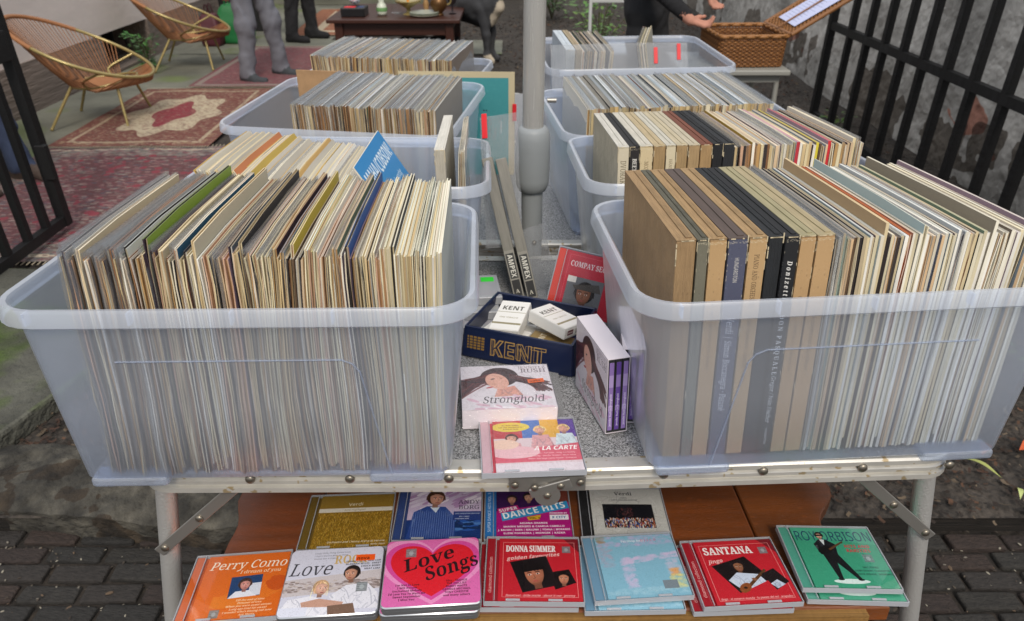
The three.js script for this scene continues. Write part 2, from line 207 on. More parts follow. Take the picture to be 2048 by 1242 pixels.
// ---------------------------------------------------------------- house, walls, gates
{ const h = thing('house', 'pale plastered house with a grey brown plinth along the left', 'house');
  const plTex = dataTex(512, 512, (u, v, x, y) => { const n = fbm(u * 5, v * 5, 5, 5, 101), b = 0.86 + 0.08 * (n - 0.5) + 0.02 * (hash(x, y, 3) - 0.5); return [b * 1.0, b * 0.955, b * 0.925]; }, true, 0.4, 0.4);
  const plaster = std({ map: plTex, roughness: 0.9, bumpMap: rep(noiseA, 2), bumpScale: 0.006 });
  const ptTex = dataTex(512, 512, (u, v, x, y) => { const n = fbm(u * 6, v * 6, 6, 5, 107), b = 0.47 + 0.14 * (n - 0.5) + 0.03 * (hash(x, y, 3) - 0.5); return [b * 1.05, b * 0.95, b * 0.88]; }, true, 0.6, 0.6);
  const plinth = std({ map: ptTex, roughness: 0.9, bumpMap: rep(noiseA, 3), bumpScale: 0.008 });
  const X = -3.5, up = part('wall', merge([bx(0.4, 3.4, 10, X - 0.2, 0.345 + 1.7, -7.6)]), plaster, h);
  up.userData.label = 'pale plaster upper wall';
  const pl = []; const holes = [[-6.42, -7.3], [-9.2, -10.1]]; let z0 = -2.6; for (const [a, b] of [...holes, [-12.6, -12.6]]) { pl.push(bx(0.42, 0.35, Math.abs(a - z0), X - 0.2 + 0.005, 0.17, (a + z0) / 2)); z0 = b; }
  for (const [a, b] of holes) pl.push(bx(0.42, 0.06, a - b, X - 0.195, -0.0, (a + b) / 2));
  part('plinth', merge(pl), plinth, h, 'grey brown plinth at the foot of the wall');
  for (const [a, b] of holes) { const w = part('cellar_window', bx(0.02, 0.32, a - b, X - 0.36, 0.18, (a + b) / 2), std({ color: col('#17181a'), roughness: 0.6 }), h); part('window_bar', merge([0.25, 0.5, 0.75].map((t) => rod([X - 0.12, 0.03, a + (b - a) * t], [X - 0.12, 0.345, a + (b - a) * t], 0.008))), M.iron, w); }
}
{ // rough stone wall on the right
  const wt = dataTex(1024, 1024, (u, v, x, y) => { const n = fbm(u * 6, v * 6, 6, 6, 121), k = fbm(u * 4, v * 4, 4, 5, 131), f = fbm(u * 40, v * 40, 40, 3, 137), br = fbm(u * 5, v * 7, 35, 4, 143); let b = 0.74 + 0.34 * (n - 0.5) + 0.16 * (f - 0.5); let c = [b, b * 0.985, b * 0.95]; if (k < 0.45) { b *= 0.6; c = [b, b * 0.94, b * 0.86]; } if (br > 0.66 && k < 0.5) c = [b * 1.0, b * 0.72, b * 0.62]; return c; }, true, 0.35, 0.35);
  const wb = dataTex(512, 512, (u, v) => grey(0.65 * fbm(u * 7, v * 7, 7, 5, 151) + 0.35 * fbm(u * 24, v * 24, 24, 3, 157)), false, 0.7, 0.7);
  const m = std({ map: wt, roughness: 0.95, bumpMap: wb, bumpScale: 0.05 });
  const g = new THREE.PlaneGeometry(10.5, 3.2, 150, 50), p = g.attributes.position, uv = []; for (let i = 0; i < p.count; i++) { const a = p.getX(i), b = p.getY(i); p.setZ(i, 0.07 * (fbm(a * 2.2 + 50, b * 2.2 + 50, 4096, 4, 9) - 0.5) + 0.09 * (fbm(a * 0.8 + 50, b * 0.8 + 50, 4096, 2, 19) - 0.5)); uv.push(a, b); } g.setAttribute('uv', new THREE.Float32BufferAttribute(uv, 2)); g.computeVertexNormals();
  const o = thing('stone_wall', 'rough grey rendered stone wall behind the black right gate', 'wall'); part('wall_face', g.rotateY(-Math.PI / 2).translate(0, 1.55, 0), m, o); part('wall_core', bx(0.35, 3.2, 10.5, 0.25, 1.55, 0), m, o); o.position.set(2.52, 0, -7.1);
}
{ const m = std({ map: concTex, color: col('#f2f2f4'), roughness: 0.9 }); single('back_wall', merge([bx(4.6, 2.6, 0.3, -1.6, 1.3, -12.2)]), m, 'grey concrete wall closing the far end of the yard', 'wall'); 
  single('concrete_step', rb(2.2, 0.34, 0.7, 0.02, -2.1, 0.17, -11.2), std({ map: concTex, color: col('#ffffff'), roughness: 0.9 }), 'grey concrete step behind the people at the far left', 'step'); }
function gate(name, label, x, zs, y0, rails, z0, z1, t) {
  const o = thing(name, label, 'gate', 'black iron gate leaves'); const w = 0.045;
  for (const z of [z0, z1]) part('stile', bx(w, 2.2, w, x, y0 + 1.1, z), M.iron, o);
  for (const y of rails) part('rail', bx(w * 0.8, w, Math.abs(z1 - z0) - w, x, y, (z0 + z1) / 2), M.iron, o);
  for (const z of zs) { const ys = [...rails, y0 + 2.2]; for (let k = 0; k + 1 < ys.length; k++) part('bar', bx(t, ys[k + 1] - ys[k] - w, t, x, (ys[k] + ys[k + 1]) / 2, z), M.iron, o); }
  part('top_rail', bx(w * 0.8, w, Math.abs(z1 - z0) - w, x, y0 + 2.18, (z0 + z1) / 2), M.iron, o); return o;
}
gate('iron_gate', 'black iron gate leaf standing open before the stone wall', 2.09, [-4.68, -4.44, -4.22, -4.0, -3.78, -3.55, -3.32, -3.07, -2.85, -2.63, -2.41], 0.05, [0.075, 0.65], -4.98, -2.2, 0.036);
{ const g = gate('iron_gate', 'black iron gate leaf standing open at the left edge', -2.11, [-2.99, -2.85, -2.70, -2.56, -2.42, -2.28], 0.05, [0.075, 1.02], -3.13, -2.1, 0.03); part('latch_plate', rb(0.05, 0.16, 0.03, 0.005, -2.09, 0.36, -3.11), M.iron, g); part('lock_box', rb(0.05, 0.12, 0.1, 0.006, -2.11, 0.86, -3.07), M.iron, g); }

// ---------------------------------------------------------------- tables
const F1 = frame([0.0488, 0.727, -0.7368], 1.2, -4.5, 0);
const FL = sub(F1, [0, 0, 0], 0, 0, -0.8), FR = sub(F1, [0, 0, 0], 0, 0, 1.3);
function foldingTable(label, F, rl, rrt, depth, hl, hr, legH) {
  const o = thing('folding_table', label, 'table', 'aluminium folding picnic tables');
  put(o, F);
  const prof = [[-0.028, 0.0015], [-0.02, 0.003], [-0.003, 0.003], [0, 0.0], [0, -0.006], [-0.0035, -0.008], [-0.0035, -0.0105], [0.0005, -0.0125], [0.0005, -0.0175], [-0.0035, -0.0195], [-0.0035, -0.022], [0.002, -0.0235], [0.002, -0.031], [-0.024, -0.031]];
  for (const [s, w, roll] of [[-1, hl, rl], [1, hr, rrt]]) {
    const ol = outline(w - 0.002, depth, s > 0 ? [0.045, 0.023, 0.023, 0.045] : [0.023, 0.045, 0.045, 0.023], 6);
    const top = part('tabletop', cap(ol, -0.02, 0), M.laminate, o); top.position.set(s * w / 2 * Math.cos(roll * D2R), s * w / 2 * Math.sin(roll * D2R), -depth / 2); top.rotation.z = roll * D2R;
    part('underside', cap(ol, -0.02, -0.02, false), M.alu, top); part('rim_rail', sweep(ol, prof), M.aluLight, top);
    for (const t of [-0.46, -0.22, 0.02, 0.26, 0.47]) part('rivet', new THREE.SphereGeometry(0.0068, 12, 8).scale(1, 1, 0.6).translate(t * w, -0.009, depth / 2 + 0.001), M.rivet, top);
    // legs and braces at the outer end
    for (const z of [-0.035, -depth + 0.035]) {
      const x = s * (w - 0.024), y0 = -0.032 + x * Math.tan(roll * D2R), foot = [x + s * 0.11, -legH, z + 0.02];
      part('leg', merge([rod([x, y0, z], foot, 0.0145, 0.0145, 16), new THREE.SphereGeometry(0.017, 12, 8).translate(...foot)]), M.galv, o);
      const a = V(x + s * 0.018, y0 - 0.115, z + 0.018), b = V(x - s * 0.105, y0 - 0.004, z + 0.026), mid = a.clone().lerp(b, 0.5), len = a.distanceTo(b), ang = Math.atan2(b.y - a.y, b.x - a.x);
      const br = part('brace', rb(len + 0.02, 0.017, 0.003, 0.0014), M.steel, o); br.position.copy(mid); br.rotation.z = ang;
      for (const t of [-0.47, 0.02]) part('rivet', new THREE.SphereGeometry(0.006, 10, 8).scale(1, 1, 0.6).translate(t * len, 0, 0.002), M.rivet, br);
    }
  }
  part('hinge_cover', boxTop(0.07, 0.001, depth - 0.05, 0, 0.0047, -depth / 2), M.laminate, o);
  const lt = part('latch', merge([bx(0.105, 0.024, 0.003, 0, -0.0145, 0.005), rb(0.06, 0.016, 0.004, 0.002).rotateZ(0.32).translate(0.004, -0.019, 0.0095), new THREE.CylinderGeometry(0.018, 0.018, 0.004, 20).rotateX(Math.PI / 2).translate(0.0, -0.031, 0.009)]), M.steel, o);
  for (const [x, y] of [[-0.045, -0.012], [-0.018, -0.017], [0.018, -0.015], [0.045, -0.009], [0.0, -0.031]]) part('rivet', new THREE.SphereGeometry(0.0055, 12, 8).scale(1, 1, 0.55).translate(x, y, 0.0115), M.rivet, lt);
  return o;
}
foldingTable('aluminium folding table in front carrying the four nearest tubs', F1, -0.8, 1.3, 0.8, 0.565, 0.575, 0.78);
const F2 = frame([0.04, 0.65, -1.63], 0, 0, 0), F3 = frame([0.04, 0.65, -2.47], 0, 0, 0);
foldingTable('aluminium folding table behind the parasol pole, second from the front', F2, 0, 0, 0.8, 0.72, 0.72, 0.64);
foldingTable('aluminium folding table at the back, under the farthest tubs', F3, 0, 0, 0.7, 0.72, 0.74, 0.64);

// ---------------------------------------------------------------- clear plastic tubs
function tub(label, F, W = 0.476, Dp = 0.325, H = 0.27, ridge = 0, spread = 0.022) {
  const o = thing('storage_tub', label, 'tub', 'clear plastic storage tubs'); put(o, F);
  const ol = outline(W, Dp, 0.022, 6), k = H - 0.019;
  part('body', merge([cap(ol, -0.006, 0.004), sweep(ol, [[-0.006, 0.004], [0, 0.01], [spread * 0.5, k * 0.5], [spread, k], [spread + 0.003, H - 0.003], [spread + 0.006, H]])]), M.pp, o);
  part('rim', sweep(ol, [[spread + 0.006, H + 0.0002], [spread + 0.012, H + 0.001], [spread + 0.0145, H - 0.003], [spread + 0.0165, k], [spread + 0.013, k - 0.003]]), M.ppDense, o);
  for (let i = -2; i <= 2; i++) for (const s of [1, -1]) part('rib', bx(0.0022, 0.015, 0.011, i * W * 0.235, H - 0.0095, s * (Dp / 2 + spread + 0.0085)), M.ppDense, o);
  for (const sx of [-1, 1]) part('foot', rb(0.1, 0.016, 0.03, 0.006, sx * (W / 2 - 0.06), 0.003, Dp / 2 - 0.013), M.pp, o);
  if (ridge) { const zf = (y) => Dp / 2 + spread * y / k + 0.0012, P = [[-0.15, 0.196], [0.115, 0.196], [0.128, 0.19], [0.136, 0.178], [0.163, 0.012]].map(([x, y]) => [ridge * x, y, zf(y)]); part('moulded_ridge', merge([0, 1, 2, 3].map((i) => rod(P[i], P[i + 1], 0.0011, 0.0011, 6))), M.pp, o); }
  return o;
}
const BL1 = sub(FL, [-0.376, 0.004, -0.146], 1.2), BR1 = sub(FR, [0.376, 0.004, -0.160], 1.8), BL2 = sub(FL, [-0.358, 0.004, -0.632], 0.5), BR2 = sub(FR, [0.375, 0.004, -0.642], 0.8);
tub('clear tub packed with records at the front left, nearest the camera', BL1, 0.484, 0.335, 0.27, 1);
tub('clear tub with boxed sets and records at the front right, nearest the camera', BR1, 0.488, 0.335, 0.27, -1);
tub('clear tub with leaning cream sleeves, second on the left', BL2, 0.478, 0.325, 0.27);
tub('clear tub with cream boxed sets and records, second on the right', BR2, 0.482, 0.325, 0.27);
const BL3 = frame([-0.40, 0.654, -1.93], -9, 1.5, 0), BR3 = frame([0.40, 0.654, -1.90], 7, 1, 0), BL4 = frame([-0.375, 0.654, -2.45], -9, 0, 0), BR4 = frame([0.40, 0.654, -2.60], 5, 1.5, 0);
tub('clear tub with empty left end, third on the left before the teal sleeve', BL3, 0.52, 0.42, 0.275);
tub('clear tub full of shiny sleeved records, third on the right', BR3, 0.54, 0.36, 0.27);
tub('clear tub of records at the far left of the stall', BL4, 0.5, 0.36, 0.25);
tub('half empty clear tub at the far right of the stall', BR4, 0.55, 0.43, 0.28);

// ---------------------------------------------------------------- records
const EDGE = ['#d8c79d', '#c9b184', '#b8935f', '#e3dccb', '#dccfae', '#a97f55', '#8a6240', '#d2b793', '#c7a083', '#e8e2d4', '#b5a27c', '#d9cda9'].map(lin), EDGED = ['#25211f', '#332b29', '#3b2f3a', '#5b4632'].map(lin);
const COVER = ['#c9c6be', '#aeb4b8', '#8f9ca6', '#d6cdb6', '#3b3b3e', '#9a8492', '#b7c4c8', '#dfdbd0', '#7c7064', '#c2b394', '#a5a29a', '#d2cec4', '#cfcac2', '#8a99a5', '#a5705a', '#d8d6ce', '#c4beb2', '#4a4e56', '#5d4a52', '#6d7f6a', '#2f3338'].map(lin);
function leaf(mb, o) {
  const { x, th, h, d, y0 = 0, z0 = 0, bow, cA, cB, cE, cT = cE, rag = 0, r, ny = 8, nz = 3 } = o, f = [];
  for (let j = 0; j <= ny; j++) f.push(rag * (r() - 0.35) * (j === 0 || j >= ny - 1 ? 1.6 : 1));
  const P = (j, k, s) => { const y = y0 + h * j / ny - (k === 0 && j === ny ? rag * 1.2 : 0), z = z0 - d * k / nz - (k === 0 ? f[j] : 0); return [x + s * th + bow(j / ny, k / nz), y, z]; };
  for (const s of [0, 1]) { const id = []; for (let j = 0; j <= ny; j++) for (let k = 0; k <= nz; k++) { const e = 1 + 0.12 * (r() - 0.5), c = s ? cB : cA; id.push(mb.v(...P(j, k, s), [c[0] * e, c[1] * e, c[2] * e])); } for (let j = 0; j < ny; j++) for (let k = 0; k < nz; k++) { const a = j * (nz + 1) + k, b = a + 1, c = a + nz + 2, dd = a + nz + 1; s ? mb.q(id[a], id[b], id[c], id[dd]) : mb.q(id[a], id[dd], id[c], id[b]); } }
  const strip = (list, C = cE) => { let pa, pb; list.forEach(([j, k], n) => { const e = 0.8 + 0.4 * r(), c = [C[0] * e, C[1] * e, C[2] * e], a = mb.v(...P(j, k, 0), c), b = mb.v(...P(j, k, 1), c); if (n) mb.q(pa, pb, b, a); pa = a; pb = b; }); };
  strip([...Array(ny + 1).keys()].map((j) => [j, 0])); strip([...Array(nz + 1).keys()].map((k) => [ny, k]), cT); strip([...Array(ny + 1).keys()].map((j) => [ny - j, nz]));
}
const SLEEVE = 0.313;
const zone = (f) => (f < 0.2 ? 'left end' : f < 0.4 ? 'left half' : f < 0.6 ? 'middle' : f < 0.8 ? 'right half' : 'right end');
function recordGeo(r, t, o = {}) {                                          // a card sleeve open at the front with its inner bag
  const mb = new MB(), h = o.h ?? SLEEVE + rr(-0.002, 0.003, r), q = o.i ?? 0, wq = o.warp ?? 1, a = wq * (0.0045 * Math.sin(q * 0.19 + 0.7) + rr(-0.0003, 0.0003, r)), b = wq * (0.0028 * Math.sin(q * 0.13 + 2.1) + rr(-0.0003, 0.0003, r)), c = 1.3 + 0.04 * q, bow = (y, z) => a * Math.sin(Math.PI * y) * (1 - z) + b * Math.sin(y * 5 + c) * (1 - 0.7 * z);
  const ca = o.cover ?? pick(COVER, r), cb = o.cover2 ?? (r() < 0.6 ? ca : pick(COVER, r)), ce = o.edge ?? (r() < 0.17 ? pick(EDGED, r) : pick(EDGE, r)), ct = o.silver ? lin(pick(['#b9bcbe', '#8f9598', '#cfd2d2', '#a3a39c', '#6f7478', '#b3ada0', '#9aa6ac', '#8a8478'], r)) : mixc(ce, ca, 0.45), rag = o.rag ?? 0.0022, th = Math.min(0.0016, t * 0.3);
  if (o.spine) leaf(mb, { x: 0, th: t * 0.93, h, d: SLEEVE, bow, cA: ca, cB: cb, cE: ce, cT: ct, rag: 0.0006, r, ny: 5, nz: 3 });
  else {
    leaf(mb, { x: 0, th, h, d: SLEEVE, bow, cA: ca, cB: ce, cE: ce, cT: ct, rag, r });
    leaf(mb, { x: t * 0.93 - th, th, h: h - rr(0, 0.002, r), d: SLEEVE, bow, cA: ce, cB: cb, cE: mixc(ce, pick(EDGE, r), 0.5), cT: ct, rag, r });
    const inn = r() < 0.16 ? pick(EDGED, r) : pick(EDGE, r); leaf(mb, { x: th * 1.08, th: t * 0.93 - th * 2.16, h: h - rr(0.0004, 0.0035, r), d: SLEEVE - 0.006, z0: -rr(0.0002, r() < 0.4 ? 0.008 : 0.002, r), bow, cA: inn, cB: inn, cE: mixc(inn, [0.02, 0.02, 0.02], 0.2), cT: o.silver ? ct : inn, rag: rag * 1.2, r, ny: 6, nz: 2 });
  }
  return { geo: mb.geo(), bow, h };
}
function plasticGeo(r, t, h, bow) {                                          // loose clear outer sleeve, a little larger
  const mb = new MB(), w = [1, 1, 1], k = rr(0.002, 0.006, r), b2 = (y, z) => bow(y, z) + 0.0008 * Math.sin(y * 17 + z * 9);
  for (const [x, s] of [[-0.0006, -1], [t * 0.95, 1]]) { const ny = 7, nz = 4, id = []; for (let j = 0; j <= ny; j++) for (let q = 0; q <= nz; q++) id.push(mb.v(x + b2(j / ny, q / nz) + s * 0.0006 * r() + (j === ny ? -s * t * 0.35 : 0), j === ny ? h + k : h * j / ny + 0.001, (q === 0 ? k * (0.4 + r()) : -SLEEVE * q / nz), w)); for (let j = 0; j < ny; j++) for (let q = 0; q < nz; q++) { const a = id[j * (nz + 1) + q]; mb.q(a, a + 1, a + nz + 2, a + nz + 1); } }
  return mb.geo();
}
function record(F, r, t, label, o = {}) {
  const { geo, bow, h } = recordGeo(r, t, o), g = thing('vinyl_record', label, 'record', o.group ?? 'records packed in the tubs'); put(g, F);
  part('sleeve', geo, o.gloss ? M.vcGloss : M.vc, g); if (o.plastic) part('plastic_cover', plasticGeo(r, t, h, bow), M.film, g); return g;
}
// front left tub
{ const r = rng(401), N = 86; let x = -0.214; const w0 = 0.446 / N;
  const SP = { 14: ['#c3c6c0', '#cfd2cc', 0.012, 'pale grey record sleeve with thin ruled lines in the front left tub'], 19: ['#7f9a34', '#86a13a', 0.022, 'lime green record sleeve standing proud in the front left tub'], 26: ['#bfb49c', '#2d5c78', 0.012, 'cream record sleeve with a blue patch in the front left tub'], 30: ['#cfc4ab', '#c6bda6', 0.02, 'tall cream record sleeve next to the blue patched one, front left tub'], 37: ['#c9bb9a', '#5c6c7c', 0.012, 'cream and slate record sleeve left of the black one, front left tub'], 40: ['#232326', '#2a2a2c', 0.018, 'black record sleeve standing proud in the front left tub'], 48: ['#6f5a58', '#3b2630', 0.01, 'maroon record sleeve near the middle of the front left tub'], 50: ['#1f6ea3', '#2a78ad', 0.004, 'blue record sleeve beside the maroon one, front left tub'], 53: ['#b59b28', '#c4aa34', 0.014, 'mustard yellow record sleeve in the front left tub'], 57: ['#87a03e', '#96ad4c', 0.006, 'light green record sleeve right of the mustard one, front left tub'], 66: ['#1d4f8c', '#20569a', 0.01, 'deep blue record sleeve towards the right of the front left tub'], 85: ['#dfe0d8', '#b9bdb4', 0.0, 'white record sleeve with green edge, last on the right of the front left tub'] };
  for (let i = 0; i < N; i++) { const t = w0 * rr(0.72, 1.28, r), f = i / N, lean = -2.4 + 3.0 * f + 0.35 * Math.sin(i * 0.5) + rr(-0.06, 0.06, r), sp = SP[i], lift = sp ? sp[2] : r() < 0.34 ? rr(0.003, 0.011, r) : 0;
    const plastic = sp ? false : f < 0.16 ? true : f > 0.82 ? r() < 0.4 : r() < 0.36;
    record(sub(BL1, [x, 0.006 + lift, 0.158 - rr(0, 0.008, r) - (sp && i > 20 ? 0.004 : 0)], 0.3 * Math.sin(i * 0.37) + rr(-0.06, 0.06, r), 0, lean), r, t, sp ? sp[3] : `${plastic ? 'plastic covered' : 'worn bare card'} record in the ${zone(f)} of the front left tub`, { plastic, cover: sp ? lin(sp[0]) : f > 0.82 ? lin(pick(['#d5d6cc', '#c6cabd', '#e0ddcf'], r)) : undefined, cover2: sp ? lin(sp[1]) : undefined, edge: f > 0.84 ? lin(pick(['#e2dcc6', '#d9cfae', '#b9ab86'], r)) : undefined, gloss: !!sp, i, group: 'records in the front left tub', rag: f > 0.84 ? 0.0014 : 0.0038 });
    x += t; }
}
// boxed sets
const setMats = {};
function boxSet(F, t, hex, label, draw, o = {}) {
  const g = thing('boxed_record_set', label, 'boxed set', o.group ?? 'boxed record sets'); put(g, F); const h = 0.318, d = 0.318;
  const key = hex; setMats[key] ??= std({ color: col(hex), map: rep(setNoise, 1), roughness: 0.75, bumpMap: rep(noiseA, 4), bumpScale: 0.0012 });
  part('box', rb(t * 0.95, h, d, 0.0016, t / 2, h / 2, -d / 2), setMats[key], g); const topm = o.top ? (setMats[o.top] ??= std({ color: col(o.top), map: rep(setNoise, 1), roughness: 0.7 })) : setMats[key];
  part('lid_seam', merge([bx(t * 0.96, 0.0014, d * 0.998, t / 2, h + 0.0002, -d / 2), bx(t * 0.3, 0.0016, d * 0.96, t * 0.68, h + 0.0014, -d / 2)]), topm, g);
  { const w = [], q = rng(Math.round(t * 1e5) + hex.charCodeAt(3) * 7 + label.length); for (let i = 0; i < 9; i++) { const L = 0.002 + 0.006 * q(), e = q(); if (e < 0.4) w.push(bx(Math.min(L, t * 0.4), 0.0012, 0.0012, t * (0.2 + 0.6 * q()), h - 0.0002, -0.0002)); else w.push(bx(0.0012, L * 1.6, 0.0012, q() < 0.5 ? t * 0.035 : t * 0.965, h * (q() < 0.6 ? 1 - 0.1 * q() : q()), -0.0002)); } part('worn_edge', merge(w), M.wornEdge, g).userData.kind = 'stuff'; }
  if (draw) { const m = std({ map: canvasTex(Math.max(48, Math.round(2048 * t)), 1024, (c, W, H) => { c.fillStyle = o.spine ?? hex; c.fillRect(0, 0, W, H); const r = rng(W * 7 + hex.charCodeAt(1)); for (let i = 0; i < 240; i++) { c.globalAlpha = 0.12 * r(); c.fillStyle = r() < 0.5 ? '#fff' : '#000'; c.fillRect(r() * W, r() * H, 1 + 3 * r(), 1 + 9 * r()); } c.globalAlpha = 0.6; c.fillStyle = '#cfc3a6'; for (let i = 0; i < 26; i++) { const e = r() < 0.5; c.fillRect(e ? 0 : W - 2, r() * H, 2, 3 + 10 * r()); c.fillRect(r() * W, r() * 10, 4, 2); } c.globalAlpha = 1; c.save(); c.translate(W / 2, 0); c.rotate(Math.PI / 2); c.textBaseline = 'middle'; draw(c, H, W); c.restore(); }), roughness: 0.7 }); part('spine', bx(t * 0.9, h * 0.985, 0.001, t / 2, h / 2, 0.0006), m, g); }
  return g;
}
const setNoise = dataTex(256, 256, (u, v, x, y) => grey(0.86 + 0.16 * (fbm(u * 10, v * 10, 10, 4, 201) - 0.3) + 0.05 * (hash(x, y, 9) - 0.5)));
const T = (txt, x, size, color, font = 'serif', extra = '') => (c) => { c.fillStyle = color; c.font = `${extra} ${size}px ${font}`; c.fillText(txt, x, 0); };
const many = (...f) => (c, H, W) => f.forEach((q) => q(c, H, W));
{ const zf = 0.146; let x = -0.222;
  const S = [[0.025, '#b09067', 'plain tan boxed set first in the front right tub', null], [0.014, '#6f6c5c', 'thin grey green boxed set in the front right tub', many(T('Massenet', 300, 20, '#3c3d38'), T('Werther', 400, 24, '#3c3d38'))], [0.022, '#b69569', 'tan boxed set right of the thin grey one, front right tub', many(T('Salieri · overture and concertos in B flat · Boskovsky', 250, 14, '#6e5940', 'sans-serif'))], [0.025, '#4f5266', 'worn slate blue boxed set with silver lettering, front right tub', many(T('HUNGAROTON', 70, 16, '#c8c4b8', 'sans-serif'), T('Verdi |', 330, 30, '#cfd0d2', 'serif', 'italic'), T('Simon Boccanegra · Patanè', 440, 27, '#cfd0d2', 'serif', 'italic')), { top: '#5d4f48' }], [0.023, '#b8986c', 'tan boxed set with dark spine title, right of the slate blue one', many(T('PIANO AND ORCHESTRA', 60, 20, '#4a3a28'), T('VIENNA · PHILHARMONIC · ORCHESTRA · LONDON', 330, 14, '#6e5940', 'sans-serif'))], [0.0185, '#2b2e31', 'plain black boxed set in the front right tub', null], [0.0185, '#191a1d', 'black boxed set with white spaced lettering, front right tub', many(T('D o n i z e t t i', 90, 25, '#e8e6df', 'serif', 'italic bold'), T('D O N   P A S Q U A L E', 330, 26, '#dcdcd8', 'serif', 'bold'), T('Gregor / Iván Fischer', 620, 24, '#dcdcd8', 'serif', 'italic'), T('HUNGAROTON', 890, 13, '#dcdcd8', 'sans-serif')), { top: '#1b1c1e' }], [0.02, '#b69468', 'tan boxed set right of the lettered black one, front right tub', many(T('Part B.', 250, 15, '#4a3a28'), T('Vivaldi · Vol. 1 · Concerti grossi · box', 380, 14, '#6e5940', 'sans-serif')), { top: '#a9a07c' }], [0.0225, '#b9976b', 'last tan boxed set before the thin records, front right tub', many(T('The complete wind music of Mozart', 330, 16, '#5e4c36', 'serif')), { top: '#b3a480' }]];
  for (const [t, hex, label, d, o] of S) { boxSet(sub(BR1, [x, 0.008, zf - rr(0, 0.003)], 0, 0, 0.8), t, hex, label, d, { ...o, group: 'boxed sets in the front right tub' }); x += t + 0.0006; }
  const r = rng(433), N = 64, end = 0.226, w0 = (end - x - 0.002) / N; const SP = { 3: ['#9fb5a5', '#a9bfae', 'pale green record sleeve just right of the boxed sets, front right tub'], 15: ['#b59a76', '#ab8f6a', 'plain tan record sleeve standing proud in the front right tub'], 16: ['#2d2320', '#3a2c28', 'black edged record sleeve with torn spine, front right tub'], 22: ['#b7683f', '#bf7048', 'rust orange record sleeve in the front right tub'], 26: ['#a7bdc0', '#7aa0b8', 'pale blue record sleeve standing proud in the front right tub'], 31: ['#26305a', '#2c3763', 'navy record sleeve in the middle of the front right tub'], 41: ['#9a4c42', '#a5554a', 'brick red record sleeve in the front right tub'], 47: ['#8f8574', '#857b6b', 'grey brown record sleeve standing proud in the front right tub'] };
  for (let i = 0; i < N; i++) { const t = w0 * rr(0.75, 1.25, r), f = i / N, sp = SP[i], lift = sp && /proud/.test(sp[2]) ? 0.017 : r() < 0.1 ? rr(0.002, 0.007, r) : 0;
    record(sub(BR1, [x, 0.008 + lift, zf - rr(0, 0.005, r)], 0.15 * Math.sin(i * 0.4) + rr(-0.04, 0.04, r), 0, 0.6 - 1.8 * f + rr(-0.05, 0.05, r)), r, t, sp ? sp[2] : `slim pale spined record in the ${zone(f)} of the thin ones, front right tub`, { spine: r() < 0.8, cover: sp ? lin(sp[0]) : undefined, cover2: sp ? lin(sp[1]) : undefined, edge: sp && [3, 16, 22, 31].includes(i) ? lin(sp[0]) : r() < 0.06 ? pick(EDGED, r) : lin(pick(['#dcd3b8', '#e3ddca', '#d0bf98', '#cfc6b0', '#c8a982', '#e6e2d6', '#d8ccaa', '#b9a888'], r)), i, plastic: i < 4 || r() < 0.06, group: 'records in the front right tub', warp: 0.35 }); x += t; }
}
